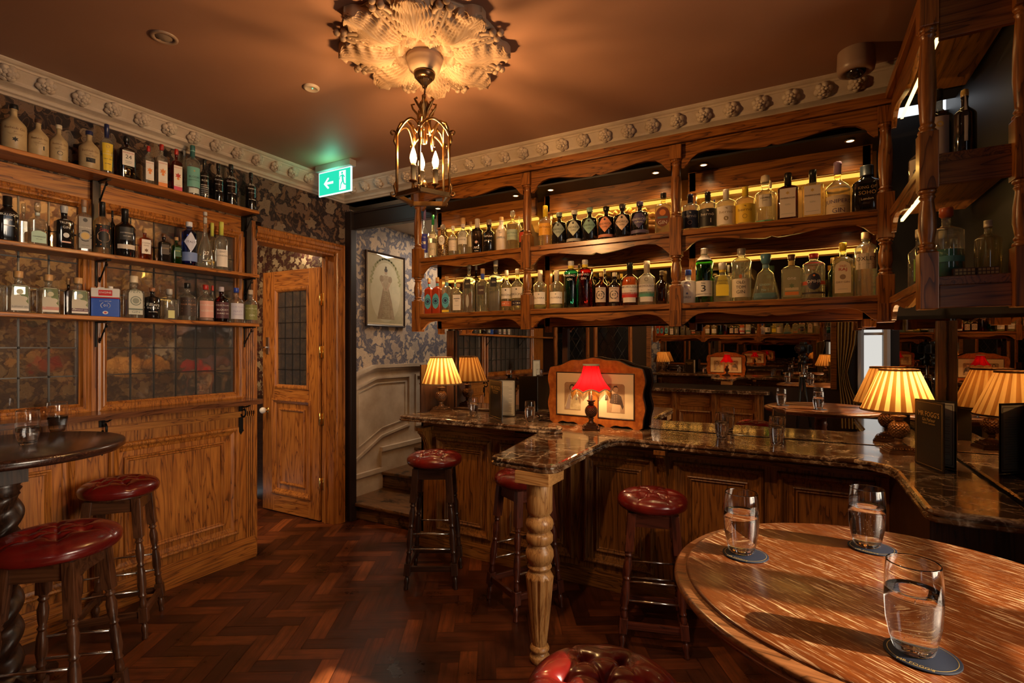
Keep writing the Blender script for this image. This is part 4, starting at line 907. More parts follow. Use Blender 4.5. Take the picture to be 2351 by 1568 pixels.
# red fringed lamp
x,y=-1.150,3.118
t=thing('table_lamp','table lamp with red scalloped shade and gold fringe before the portraits','lamp',(x,y,.933),math.radians(20))
dk2=mat('dark_bronze_lamp_base',(.10,.04,.018),.3,.4,noise=(60,(.05,.02,.01)))
b=B()
for (w,z0,z1) in ((.050,.008,.016),(.044,.016,.03),(.032,.03,.038)): b.box(-w,w,-w,w,z0,z1)
for sx in(-1,1):
    for sy in(-1,1): b.sph((sx*.046,sy*.046,.008),.011,0,8)
b.lathe([(.03,.038),(.016,.05),(.013,.064),(.02,.07),(.013,.076)],(0,0,0),24); b.build('lamp_base',dk2,t)
b=B(); b.lathe([(.013,.158),(.022,.165),(.016,.172),(.028,.182),(.030,.186),(.015,.19),(.010,.192),(.010,.225)],(0,0,0),24); b.build('lamp_neck',dk2,t)
b=B(); b.lathe(dense([(.013,.076),(.028,.088),(.037,.106),(.038,.122),(.033,.14),(.022,.152),(.013,.158)]),(0,0,0),144,0,fn=lambda a,z:1+.08*(abs(math.sin(8*a+z*230))+abs(math.sin(8*a-z*230))-1)); b.build('pineapple_bulb',dk2,t)
n=8; zt,zb=.415,.262
def rr(tt): return .050+.062*(tt**2.2)+.012*tt     # bell profile, tt 0 top..1 bottom
b=B(); K=96; rows=[]
for j in range(15):
    tt=j/14; row=[]
    for k in range(K):
        a=2*math.pi*k/K; sc_=abs(math.cos(a*n/2)); low=zb-.018*(1-sc_)
        row.append((rr(tt)*(1-.025*abs(math.sin(a*n/2+math.pi/2))**8)*math.cos(a),rr(tt)*(1-.025*abs(math.sin(a*n/2+math.pi/2))**8)*math.sin(a),zt+(low-zt)*tt))
    rows.append(row)
vs=[p for r_ in rows for p in r_]
for j in range(14):
    for k in range(K): b.add([vs[j*K+k],vs[j*K+(k+1)%K],vs[(j+1)*K+(k+1)%K],vs[(j+1)*K+k]],[(0,1,2,3)],0,True)
rsh=b.build('lamp_shade',cloth('red_silk',(.62,.006,.012),.42),t)
b=B()
for k in range(n): 
    a=2*math.pi*(k)/n; b.tube([(rr(q/14)*1.004*math.cos(a),rr(q/14)*1.004*math.sin(a),zt+(zb-zt)*q/14) for q in range(15)],.0012,5)
b.build('shade_seams',mat('dark_red_seam',(.10,.01,.012),.7),rsh)
b=B(); b.tube([(p[0]*1.02,p[1]*1.02,p[2]) for p in rows[-1]],.004,6,closed=True); b.build('shade_trim',mat('sage_braid',(.42,.40,.26),.8,bump=(300,.5)),rsh); B().lathe([(.053,zt-.008),(.054,zt+.004),(.050,zt+.004)],(0,0,0),40,caps=False).build('shade_trim',mat('sage_braid'),rsh)
b=B()
for k in range(K*2):
    a=math.pi*k/K; i=k//2; p=rows[-1][i%K]; r_=rr(1)*1.02; z_=p[2]; ln=.030+.022*(1-abs(math.cos(a*n/2)))
    b.cyl((r_*math.cos(a),r_*math.sin(a),z_),(r_*1.01*math.cos(a),r_*1.01*math.sin(a),z_-ln),.0011,.0011,4)
o=b.build('fringe',cloth('gold_fringe',(.75,.38,.08),.35),rsh); o['kind']='stuff'
for k in range(n):
    a=2*math.pi*(k+.0)/n; r_=rr(1)*1.03; z_=zb-.0
    B().tube([(r_*math.cos(a),r_*math.sin(a),z_-d_) for d_ in (0,.03,.034,.04,.044,.066)],[.001,.001,.0045,.005,.003,.006],8).build('tassel',mat('ivory_tassel',(.62,.58,.40),.8),rsh)
B().sph((0,0,.315),.018,0,16,1.4).build('bulb',emis('warm_bulb',(1,.66,.30),16),t)
l=bpy.data.lights.new('red_lamp_light','POINT'); l.energy=15; l.color=(1,.60,.26); l.shadow_soft_size=.02; o=bpy.data.objects.new('red_lamp_light',l); C.objects.link(o); o.location=(x,y,.933+.30)
# ================================================================== PORTRAIT FRAME
def flat(b,pts,o,ux,uz,n,d,m): 
    o=Vector(o);ux=Vector(ux);uz=Vector(uz);n=Vector(n); b.add([o+ux*p[0]+uz*p[1]+n*d for p in pts],[tuple(range(len(pts)))],m)
def ell(cx,cz,rx,rz,n=24,a0=0): return [(cx+rx*math.cos(2*math.pi*k/n+a0),cz+rz*math.sin(2*math.pi*k/n+a0)) for k in range(n)]
def rrect(x0,x1,z0,z1,r,tops=True):
    p=[(x0,z0),(x1,z0)]
    p+=[(x1-r+r*math.cos(a),z1-r+r*math.sin(a)) for a in [k*math.pi/16 for k in range(9)]]
    p+=[(x0+r+r*math.cos(a),z1-r+r*math.sin(a)) for a in [math.pi/2+k*math.pi/16 for k in range(9)]]
    return p
pf=thing('portrait_frame','wavy-edged burr walnut double frame with portraits of a woman and an officer','picture frame',(-1.185,3.276,.9345),math.radians(-5.4))
W2=.345
outl=[]
def top(u): return .400+.046*math.exp(-(u/.20)**4)+.007*math.cos(u*34)-.028*max(0,(abs(u)-.27)/.075)**2
for k in range(41): u=W2-.01-(2*W2-.02)*k/40; outl.append((u,top(u)))
for k in range(1,20): z=.385-.375*k/20; outl.append((-W2+.008*math.sin(z*36),z))
for k in range(41): u=-W2+.01+(2*W2-.02)*k/40; outl.append((u,.008+.008*math.cos(u*32)-.006*math.cos(u*64)))
for k in range(1,20): z=.02+.365*k/20; outl.append((W2-.008*math.sin(z*36),z))
ti=.10   # lean back
bW=B(); bW.prism(outl,'xz',-.012,.012,0)
BURR=mat('burr_walnut',(.52,.16,.03),.3,0,.5,.4,noise=(28,(.30,.075,.015)))
fo=bW.build('frame_board',[BURR],pf,bevel=.004); fo.rotation_euler=(-ti*0,0,0)
b=B(); b.tube([(p[0],-.004,p[1]) for p in outl],.0055,6,closed=True); b.build('dark_edging',mat('dark_edging',(.03,.014,.008),.4),pf)
B().prism([(p[0]*.995,p[1]*.995) for p in outl],'xz',.0125,.020).build('black_case',mat('dark_edging'),pf)
for sgn,wh in ((-1,'w'),(1,'m')):
    x0,x1=(-.285,-.03) if sgn<0 else (.03,.285)
    b=B(); b.frame((x0,-.012,.055),(1,0,0),(0,0,1),(0,-1,0),x1-x0,.30,[(0,0),(0,.004),(.004,.005),(.008,.0015)],1,0)
    mt=b.build('mount',[mat('cream_mount',(.74,.58,.36),.7),mat('dark_edging')],pf)
    cx=(x0+x1)/2; b=B(); o=(0,-.0145,0); U=(1,0,0);Zv=(0,0,1);nn=(0,-1,0)
    flat(b,rrect(cx-.062,cx+.062,.095,.285,.02),o,U,Zv,nn,0,0)
    if sgn<0:
        flat(b,[(cx-.05,.10),(cx+.06,.10),(cx+.06,.14),(cx+.03,.20),(cx-.0,.22),(cx-.03,.20),(cx-.058,.12)],o,U,Zv,nn,.0003,2)
        flat(b,[(cx-.055,.10),(cx-.02,.10),(cx-.01,.20),(cx-.028,.20)],o,U,Zv,nn,.0005,3)
        flat(b,ell(cx-.0,.205,.022,.028),o,U,Zv,nn,.0006,3); flat(b,ell(cx-.002,.247,.021,.026),o,U,Zv,nn,.0006,1); flat(b,ell(cx-.002,.243,.014,.018),o,U,Zv,nn,.0009,4)
    else:
        flat(b,[(cx-.03,.10),(cx+.03,.10),(cx+.035,.16),(cx-.02,.165)],o,U,Zv,nn,.0003,4)
        flat(b,[(cx-.028,.155),(cx+.032,.15),(cx+.048,.12),(cx+.055,.14),(cx+.038,.205),(cx+.012,.222),(cx-.012,.222),(cx-.038,.205),(cx-.042,.16)],o,U,Zv,nn,.0005,1)
        for q in range(5):
            for s2 in (-.007,.007): flat(b,ell(cx+s2,.165+q*.011,.0018,.0018,8),o,U,Zv,nn,.0009,4)
        flat(b,ell(cx,.248,.016,.021),o,U,Zv,nn,.0006,4); flat(b,[(cx-.017,.252),(cx-.012,.272),(cx+.008,.275),(cx+.018,.256),(cx+.008,.262),(cx-.008,.262)],o,U,Zv,nn,.0009,1)
    b.build('portrait_print',[mat('sepia_ground',(.30,.17,.09),.6,noise=(18,(.42,.27,.15))),mat('sepia_dark',(.055,.03,.018),.6),mat('ivory_dress',(.66,.54,.33),.6,noise=(40,(.45,.33,.17))),mat('lilac_grey',(.36,.27,.24),.6),mat('sepia_skin',(.55,.38,.24),.6)],mt)
b=B()
b.add([(-.28,-.019,.06),(.28,-.019,.06),(.28,-.019,.35),(-.28,-.019,.35)],[(0,1,2,3)])
# picture on the stair wall
sp=thing('framed_print','black framed sepia print of a standing lady in a ruffled gown, on stair wall','picture',(-3.415,3.68,2.0),0)
HW,HH=.262,.345
b=B(); b.frame((0,-HW,-HH),(0,1,0),(0,0,1),(1,0,0),2*HW,2*HH,[(0,0),(0,.018),(.006,.024),(.014,.020),(.018,.012)],0); b.build('picture_frame',mat('thin_black_frame',(.03,.014,.010),.35),sp)
b=B(); b.frame((0,-HW+.018,-HH+.018),(0,1,0),(0,0,1),(1,0,0),2*HW-.036,2*HH-.036,[(0,.011),(.012,.010),(.014,.008)],1,0)
o=(.0085,0,0);U=(0,1,0);Zv=(0,0,1);nn=(1,0,0)
flat(b,ell(0,-.02,.20,.28,40),o,U,Zv,nn,.0003,2)
flat(b,[(-.115,-.275),(.12,-.275),(.085,-.12),(.035,.03),(-.035,.03),(-.07,-.10)],o,U,Zv,nn,.0006,3)
flat(b,[(-.05,-.270),(.06,-.272),(.035,.0),(-.03,.0)],o,U,Zv,nn,.0008,4)
flat(b,[(-.033,.02),(.033,.02),(.042,.09),(.06,.12),(.025,.14),(-.025,.14),(-.06,.12),(-.042,.09)],o,U,Zv,nn,.0009,5)
for s_ in(-1,1):
    flat(b,ell(s_*.058,.105,.026,.032),o,U,Zv,nn,.0010,3); flat(b,[(s_*.07,.08),(s_*.05,.075),(s_*.0,.0),(s_*.02,-.01)],o,U,Zv,nn,.0011,6)
flat(b,ell(0,.172,.019,.026),o,U,Zv,nn,.0011,6); flat(b,ell(0,.19,.022,.018),o,U,Zv,nn,.0012,7); flat(b,ell(0,.215,.011,.012),o,U,Zv,nn,.0012,7)
for k in range(46):
    a=math.pi*(k/45); r_=.19+.012*math.sin(k*2.3); flat(b,ell(r_*math.cos(a),.06+.235*math.sin(a)+.0,.013,.010,8,k),o,U,Zv,nn,.0005,8)
for k in range(14):
    zz=-.25+k*.018; w_=.045-.0012*k; b.tube([(.0095,-w_+w_*2*q/8,zz+.004*math.sin(q*2.4+k)) for q in range(9)],.0013,4,4)
b.build('print',[mat('aged_print_paper',(.60,.50,.30),.6,noise=(4,(.50,.42,.24))),mat('cream_mount'),mat('pale_halo',(.72,.63,.42),.6,noise=(5,(.62,.54,.34))),mat('sepia_brown',(.33,.22,.12),.6,noise=(30,(.45,.32,.18))),mat('sepia_light',(.50,.38,.22),.6,noise=(50,(.36,.25,.13))),mat('sepia_mid',(.42,.30,.17),.6,noise=(40,(.55,.42,.26))),mat('sepia_skin'),mat('sepia_dark'),mat('olive_garland',(.36,.33,.13),.6)],sp)
B().box(.013,.0145,-HW+.018,HW-.018,-HH+.018,HH-.018).build('picture_glass',glassy('picture_glass',(.98,.98,.98),(.9,.9,.9),.02,.8),sp)
# ================================================================== MENUS
GOLD=mat('gold_lettering',(.85,.55,.14),.5,.2); PAGE=mat('menu_page',(.62,.58,.46),.7); 
def menu(h0,a1,b1,z,ht,label,lean=0):
    t=thing('menu',label,'menu',(h0[0],h0[1],z))
    cov=mat('black_menu_cover',(.022,.016,.011),.38,bump=(200,.15)); H0=Vector((0,0,0))
    for nm,e in (('menu_cover',a1),('menu_back',b1)):
        v=Vector((e[0]-h0[0],e[1]-h0[1],0)); w_=v.length; u=v.normalized(); nrm=Vector((u.y,-u.x,0))
        if nrm.dot(Vector((-h0[0],-h0[1],0)))<0: nrm=-nrm
        b=B(); b.obox(u*w_/2+Vector((0,0,ht/2)),u*w_/2,nrm*.0025,Vector((0,0,ht/2)),0)
        mp=lambda X,Y,cx=.5,cz=.5:tuple(u*(w_*cx+X)+nrm*.0029+Vector((0,0,ht*cz+Y)))
        if nm=='menu_cover':
            put_text(b,"MR FOGG'S",w_*.72,ht*.10,lambda X,Y:mp(X,Y-0+.0*X,.5,.80),1); put_text(b,'Gin Parlour',w_*.45,ht*.05,lambda X,Y:mp(X,Y,.5,.715),1); put_text(b,'SECRET GARDEN',w_*.66,ht*.022,lambda X,Y:mp(X,Y,.5,.66),1)
            for (p0,p1) in (((.05,.03),(.05,.97)),((.95,.03),(.95,.97)),((.05,.97),(.95,.97)),((.05,.03),(.95,.03))):
                A=mp(0,0,*p0); Z=mp(0,0,*p1); b.cyl(A,Z,.0006,seg=4,m=1)
        else:
            for q,(f0,f1) in enumerate(((.03,.70),(.05,.97))):
                pass
            pv=[mp(0,0,.04,.03),mp(0,0,.96,.03),mp(0,0,.96,.97),mp(0,0,.04,.97)]; b.add(pv,[(0,1,2,3)],2)
            mp2=lambda X,Y,cx,cz:tuple(Vector(mp(X,Y,cx,cz))+nrm*.0006)
            for k in range(20):
                a_=mp2(0,0,.40,.80-k*.035); c_=mp2(0,0,.86 if k%3 else .74,.80-k*.035); b.cyl(a_,c_,.0006,seg=4,m=3)
            for (p0,p1) in (((.08,.06),(.08,.94)),((.92,.06),(.92,.94)),((.08,.94),(.92,.94)),((.08,.06),(.92,.06))):
                b.cyl(mp2(0,0,*p0),mp2(0,0,*p1),.0009,seg=4,m=3)
        b.build(nm,[cov,GOLD,PAGE,mat('menu_ink',(.05,.04,.05),.6)],t)
    return t
menu(at(1124,955,.971),at(1153,965,.971),at(1184,957,.971),.972,.26,'open standing black menu with gold lettering on the left counter wing')
menu(at(2102,1062,.933),at(2168,1088,.933),at(2196,1080,.933),.934,.29,'tall dark menu with gold lettering beside the right lamp')
menu((-2.98,.745),(-3.02,.62),(-2.93,.63),1.051,.25,'black menu standing on the twisted table, just inside the left edge')
b=B(); x,y=at(1972,1000,.933); t=thing('tablet','small dark tilted card stand on the counter left of the big lamp','stand',(x,y,.9335),math.radians(-35))
b.obox((0,0,.032),(.05,0,.0),(0,.022,.028),(0,.0022,-.0018)); b.build('stand_panel',mat('black_gloss',(.012,.010,.010),.12),t)
# ================================================================== CEILING ROSE
RX,RY=-1.456,1.82
rose=thing('ceiling_rose','large plaster ceiling rose of acanthus leaves above the hanging lantern','ceiling rose',(RX,RY,ZC))
RP=mat('rose_plaster',(.40,.27,.175),.6,bump=(90,.12,.001))
def leaf(L0,L1,W,drop,nu=56,nv=44,lob=11,curl=.05):
    b=B(); vs=[]
    for i in range(nu+1):
        u=i/nu
        w=W*(math.sin(math.pi*min(1,(u*.93+.07)))**.55)*(1+.07*math.sin(u*lob*2*math.pi*.5))
        if u>.93: w*=math.sqrt(max(0,1-((u-.93)/.07)**2))*.98+.02
        for j in range(nv+1):
            v=-1+2*j/nv; r=L0+(L1-L0)*u
            ph=(abs(v)*1.25-u*1.1)*30
            rib=.0095*math.sin(ph)*min(1,abs(v)*4)*(1-.4*abs(v))
            mid=.010*math.exp(-(v/.10)**2)
            arch=drop*(math.sin(math.pi*u**.8)*.9+.15)*(1-.55*v*v)
            tip=curl*max(0,u-.72)/.28
            ed=.012*math.sin(u*lob*2*math.pi*.5+1)*abs(v)**3
            vs.append((r+.05*abs(v)*w*2*(1 if u<.9 else .4),v*w,-(.006+arch+rib+mid+tip*.6+ed)))
    n=nv+1
    b.add(vs,[(i*n+j,i*n+j+1,(i+1)*n+j+1,(i+1)*n+j) for i in range(nu) for j in range(nv)],0,True)
    # underside skirt up to the ceiling
    edge=[j for j in range(n)]+[i*n+nv for i in range(1,nu+1)]+[nu*n+j for j in range(nv-1,-1,-1)]+[i*n for i in range(nu-1,0,-1)]
    ev=[vs[k] for k in edge]; m_=len(ev); b.add(ev+[(p[0],p[1]*.96,-.001) for p in ev],[(k,(k+1)%m_,m_+(k+1)%m_,m_+k) for k in range(m_)],0,True)
    return b
me=leaf(.105,.385,.092,.058)
o=me.build('acanthus_leaf',RP,rose,sub=0); me2=leaf(.075,.165,.050,.050,28,22,5,.03); s0=None
for k in range(8):
    a=math.radians(29+22.5-90+45*k+22.5)
    q=o if k==0 else o.copy()
    if k: C.objects.link(q); q.parent=rose
    q.rotation_euler=(0,0,a)
for k in range(8):
    a=math.radians(29-90+45*k+22.5)
    if k==0: s0=me2.build('inner_leaf',RP,rose); q=s0
    else: q=s0.copy(); C.objects.link(q); q.parent=rose
    q.rotation_euler=(0,0,a)
# scrolls between leaves
b=B()
for sgn in (1,-1):
    pts=[]
    for k in range(26):
        t_=k/25; a_=t_*7.2; r_=.032*(1-.75*t_); pts.append((.30+r_*math.cos(a_)-.0,sgn*(.014+r_*math.sin(a_)*.6),-.030-.004*t_))
    b.tube([(.13,sgn*.004,-.035),(.20,sgn*.012,-.04)]+pts,[.010,.011]+[.011*(1-.5*k/25) for k in range(26)],8)
for k in range(7): b.sph((.16+.027*k,0,-.045+.002*k),.013-.0005*k,0,8,.8)
for sgn in(1,-1): b.sph((.345,sgn*.02,-.03),.017,0,8); 
b.sph((.372,0,-.025),.016,0,8)
s0=None
for k in range(8):
    a=math.radians(29-90+45*k+22.5)
    if k==0: s0=b.build('leaf_scroll',RP,rose); q=s0
    else: q=s0.copy(); C.objects.link(q); q.parent=rose
    q.rotation_euler=(0,0,a)
B().lathe([(.385*.9,-.0),(.35,-.012),(.30,-.018),(.10,-.02),(.10,0)],(0,0,0),64).build('backing_disc',RP,rose)
B().lathe([(.10,-.02),(.095,-.045),(.078,-.05),(.082,-.062),(.078,-.07),(.074,-.085),(.068,-.105),(.052,-.118),(.0001,-.12)],(0,0,0),48,caps=False).build('boss',RP,rose)
# ================================================================== LANTERN
ln=thing('hanging_lantern','brass hanging lantern with candle bulbs on a chain under the plaster rose','lantern',(RX,RY,0),math.radians(29-90))
b=B(); b.lathe([(.048,ZC-.118),(.048,ZC-.128),(.044,ZC-.140),(.034,ZC-.148)],(0,0,0),40); b.lathe([(.034,ZC-.148),(.024,ZC-.160),(.013,ZC-.172),(.009,ZC-.185),(.0001,ZC-.187)],(0,0,0),60,fn=lambda a,z:1+.08*math.cos(a*20)); b.build('ceiling_cup',mat('dark_brass_cup',(.14,.08,.04),.3,.9),ln)
z=ZC-.185; i=0; bc=B()
while z>2.575:
    L_=.017; pts=[]
    for k in range(14):
        a=2*math.pi*k/14; x_=.006*math.cos(a); zz=L_*.85*math.sin(a); pts.append((x_,0,z-L_+zz) if i%2==0 else (0,x_,z-L_+zz))
    bc.tube(pts,.0016,6,closed=True); z-=L_*1.35; i+=1
pts=[(.004+.012*math.sin(k*.5),.006*math.cos(k*.6),ZC-.19-k*.0055) for k in range(1,8)]
bc.tube([(.003,0,ZC-.185),(.016,.004,2.62),(.012,.006,2.60),(.002,0,2.575)],.0022,6); bc.build('chain',mat('dark_brass_chain',(.16,.09,.04),.35,1),ln)
R=.122; ZB,ZS=2.128,2.385
def pv(k,r=R,z=0,off=0): a=2*math.pi*k/5+off; return Vector((r*math.cos(a),r*math.sin(a),z))
# near vertex faces the viewer (local +x points there)
fr=B()
for k in range(5):
    p,q=pv(k),pv(k+1); d=(q-p).normalized(); n_=Vector((d.y,-d.x,0))
    c_=(p+q)/2; fr.obox(c_+Vector((0,0,ZB)),(q-p)/2*1.04,n_*.004,(0,0,.007)); fr.obox(c_+Vector((0,0,ZB-.010)),(q-p)/2*1.0,n_*.008,(0,0,.003))
    # arched top rail: two curves meeting at a raised centre
    A=[]; 
    for t_ in range(13):
        u=t_/12; e=p.lerp(q,u); zz=ZS+.062*math.sin(math.pi*u)**.7 if 0<u<1 else ZS
        e=e*(1-.10*math.sin(math.pi*u)); A.append((e.x,e.y,zz-.0))
    fr.tube(A,.0055,6)
for k in range(5):
    p=pv(k); fr.box(0,0,0,0,0,0) if False else None
    fr.cyl((p.x,p.y,ZB-.01),(p.x,p.y,ZS+.02),.0052,.0052,6); q_=pv(k,R*.965); fr.cyl((q_.x,q_.y,ZB),(q_.x,q_.y,ZS),.003,.003,6)
    # scroll finials at the shoulder and foot
    for z0,sg in ((ZS+.01,1),(ZB+.0,-1)):
        A=[]
        for t_ in range(16):
            a_=t_/15*5.0; r_=.013*(1-.55*t_/15); rad=R+.004+.012-r_*math.cos(a_); A.append((pv(k,rad).x,pv(k,rad).y,z0+sg*(-.012+r_*math.sin(a_)+.012)))
        fr.tube([(pv(k,R+.002).x,pv(k,R+.002).y,z0-sg*.0+(.045 if sg<0 else -.045))]+A,.0042,6)
        fr.tube([(pv(k,R+.002).x,pv(k,R+.002).y,z0+(.06 if sg<0 else -.06)),(pv(k,R+.010).x,pv(k,R+.010).y,z0+(.035 if sg<0 else -.035)),(pv(k,R+.004).x,pv(k,R+.004).y,z0)],[.002,.006,.004],6)
    # crown: S-scrolls from shoulder up to the neck
    A=[(R*.99,ZS+.02),(R*.86,ZS+.058),(R*.62,ZS+.072),(R*.44,ZS+.045),(R*.34,ZS+.0),(R*.40,ZS-.04)]
    fr.tube([(pv(k,r_).x,pv(k,r_).y,z_) for r_,z_ in A],[.005,.006,.007,.006,.005,.004],6)
    A=[(R*.52,ZS+.065),(R*.28,ZS+.03),(R*.20,ZS+.07),(R*.24,ZS+.105),(R*.42,ZS+.128),(R*.47,ZS+.146),(R*.36,ZS+.150)]
    fr.tube([(pv(k,r_).x,pv(k,r_).y,z_) for r_,z_ in A],[.005,.006,.007,.006,.005,.005,.004],6)
    A=[(R*.08,ZS+.08),(R*.13,ZS+.13),(R*.28,ZS+.160),(R*.36,ZS+.174),(R*.27,ZS+.182)]
    fr.tube([(pv(k,r_).x,pv(k,r_).y,z_) for r_,z_ in A],[.005,.006,.006,.005,.005],6)
fr.lathe([(.010,ZS-.02),(.014,ZS),(.009,ZS+.03),(.012,ZS+.09),(.016,ZS+.11),(.010,ZS+.135),(.022,ZS+.155),(.012,ZS+.175),(.006,ZS+.19)],(0,0,0),20)
fr.build('lantern_frame',BRASS,ln)
BL=[(.045,1.95),(.052,-.35),(.052,-2.3+.35)]
BL=[(.052,math.radians(120)),(.052,math.radians(0+300)),(.052,math.radians(205))]
LBULB=[]
ca,sa=math.cos(math.radians(29-90)),math.sin(math.radians(29-90))
arm=B(); arm.lathe([(.0001,2.16),(.012,2.165),(.016,2.175),(.010,2.19),(.006,2.20)],(0,0,0),16)
for i,(r_,a) in enumerate(BL):
    x_,y_=r_*math.cos(a),r_*math.sin(a)
    arm.tube([(0,0,2.18),(x_*.4,y_*.4,2.155),(x_*.85,y_*.85,2.165),(x_,y_,2.185)],.0035,6); arm.lathe([(.004,2.182),(.018,2.188),(.019,2.192),(.010,2.194)],(x_,y_,0),20)
    B().lathe([(.0115,2.194),(.0115,2.262),(.0118,2.255),(.009,2.268),(.0001,2.268)],(x_,y_,0),16,caps=False).build('candle_sleeve',mat('drip_candle_sleeve',(.62,.42,.2),.5),ln); slv=[o_ for o_ in ln.children if o_.name.startswith('candle_sleeve')][-1]
    if i<2 or True:
        b=B(); b.lathe([(.006,2.262),(.012,2.275),(.0155,2.29),(.014,2.305),(.008,2.325),(.002,2.342),(.0001,2.344)],(x_,y_,0),16,caps=False)
        b.build('candle_bulb',emis('candle_bulb_glow',(1,.60,.22),30),slv)
        LBULB.append((RX+x_*ca-y_*sa,RY+x_*sa+y_*ca,2.352))
arm.build('candle_arms',BRASS,ln)
# ================================================================== CEILING FITTINGS
xl,xr=pt(733,y=2.655)[0].x,pt(808,y=2.655)[0].x
sg=thing('exit_sign','green emergency exit sign hanging from the ceiling in the far corner','sign',((xl+xr)/2,2.655,ZC)); w_=(xr-xl)/2
B().box(-w_-.01,w_+.01,-.03,.03,-.045,0).build('sign_housing',mat('grey_housing',(.32,.31,.29),.4),sg,bevel=.003)
gp=B(); gp.box(-w_,w_,-.006,.006,-.225,-.047); gp.build('sign_panel',emis('sign_white',(.75,1,.92),1.5),sg,bevel=.004)
def xz(b,pts,y,m): b.add([(p[0],y,p[1]) for p in pts],[tuple(range(len(pts)))],m)
b=B(); W_=w_-.008; z0,z1=-.217,-.055
xz(b,[(-W_,z0),(W_,z0),(W_,z1),(-W_,z1)],-.0065,0)
cz=(z0+z1)/2; xz(b,[(-W_*.70,cz),(-W_*.45,cz+.040),(-W_*.36,cz+.040),(-W_*.36,cz+.030),(-W_*.50,cz+.009),(-W_*.08,cz+.009),(-W_*.08,cz-.009),(-W_*.50,cz-.009),(-W_*.36,cz-.030),(-W_*.36,cz-.040),(-W_*.45,cz-.040)],-.007,1)
dx=W_*.50; xz(b,[(dx-.032,z0+.012),(dx+.034,z0+.012),(dx+.034,z1-.012),(dx-.032,z1-.012)],-.007,1)
def limb(p,q,w): 
    d=Vector((q[0]-p[0],q[1]-p[1])); n_=Vector((-d.y,d.x)).normalized()*w/2; xz(b,[(p[0]-n_.x,p[1]-n_.y),(q[0]-n_.x,q[1]-n_.y),(q[0]+n_.x,q[1]+n_.y),(p[0]+n_.x,p[1]+n_.y)],-.0076,0)
xz(b,ell(dx-.002,z1-.028,.009,.009,14),-.0076,0)
limb((dx+.000,z1-.040),(dx+.006,z0+.075),.018); limb((dx+.004,z1-.042),(dx-.024,z1-.050),.008); limb((dx-.024,z1-.050),(dx-.028,z1-.072),.007); limb((dx+.004,z1-.042),(dx+.024,z1-.062),.008)
limb((dx+.006,z0+.078),(dx-.014,z0+.055),.011); limb((dx-.014,z0+.055),(dx-.020,z0+.022),.009); limb((dx+.008,z0+.078),(dx+.018,z0+.050),.011); limb((dx+.018,z0+.050),(dx+.040,z0+.046),.009)
b.build('sign_pictogram',[emis('sign_green',(.02,.62,.38),1.3),emis('sign_white')],sg,fix=False)
l=light_later=[]
p,_=pt(715,200,z=ZC)
d=thing('smoke_detector','small round white detector on the ceiling left of the plaster rose','detector',(p.x,p.y,ZC)); B().lathe([(.040,0),(.040,-.006),(.034,-.012),(.028,-.012),(.024,-.008),(.0001,-.008)],(0,0,0),32,caps=False).build('detector_ring',mat('white_fitting',(.55,.45,.36),.4),d); B().sph((.008,0,-.010),.003,0,8).build('green_indicator',emis('tiny_green',(.2,1,.5),2),d)
p,_=pt(377,85,z=ZC)
d=thing('ceiling_downlight','unlit recessed round downlight in the dark left of the ceiling','downlight',(p.x,p.y,ZC)); B().lathe([(.052,0),(.052,-.005),(.046,-.008),(.036,-.006),(.034,0)],(0,0,0),40,caps=False).build('trim_ring',mat('brown_fitting',(.30,.2,.14),.35),d); B().lathe([(.034,-.001),(.02,-.010),(.0001,-.012)],(0,0,0),32,caps=False).build('lamp_face',mat('unlit_lens',(.22,.16,.12),.2),d)
d=thing('ceiling_downlight','lit recessed downlight in the ceiling above and behind the viewer','downlight',(-.55,1.15,ZC)); B().lathe([(.052,0),(.052,-.005),(.046,-.008),(.036,-.006),(.034,0)],(0,0,0),40,caps=False).build('trim_ring',mat('brown_fitting'),d); B().lathe([(.034,-.001),(.0001,-.002)],(0,0,0),32,caps=False).build('lamp_face',emis('spot_lens'),d)
p,_=pt(1972,150,z=ZC)
d=thing('ceiling_camera','round brown ceiling camera can beside the right end of the cornice','camera',(.235,2.80,ZC)); B().lathe([(.072,0),(.075,-.07),(.070,-.095),(.050,-.10),(.047,-.08),(.0001,-.08)],(0,0,0),40,caps=False).build('camera_can',mat('brown_fitting'),d); B().sph((0,0,-.085),.040,0,20).build('dome_lens',mat('black_gloss'),d)
# photographer's camera and tripod (visible in the bar mirror)
tp=thing('tripod_camera','black camera on a tripod, seen in the bar mirror','camera',(0,0,0),YAW)
b=B(); b.box(-.07,.07,-.17,-.10,H-.055,H+.045); b.box(-.03,.03,-.165,-.105,H+.045,H+.075); b.box(.03,.07,-.19,-.10,H-.05,H+.03); b.build('camera_body',mat('camera_black',(.015,.015,.016),.4),tp,bevel=.008)
b=B(); 
R_=[]
for (r_,y_) in ((.036,-.10),(.040,-.09),(.040,-.06),(.036,-.055),(.042,-.03),(.042,-.022)):
    R_.append([(r_*math.cos(2*math.pi*k/32),y_,H+r_*math.sin(2*math.pi*k/32)) for k in range(32)])
b.rings(R_); b.build('lens',mat('camera_black'),tp)
B().rings([[(.036*math.cos(2*math.pi*k/32),y_,H+.036*math.sin(2*math.pi*k/32)) for k in range(32)] for y_ in (-.0225,-.0215)]).build('front_element',mat('lens_glass',(.02,.012,.02),.03,0,1.0,.6),tp)
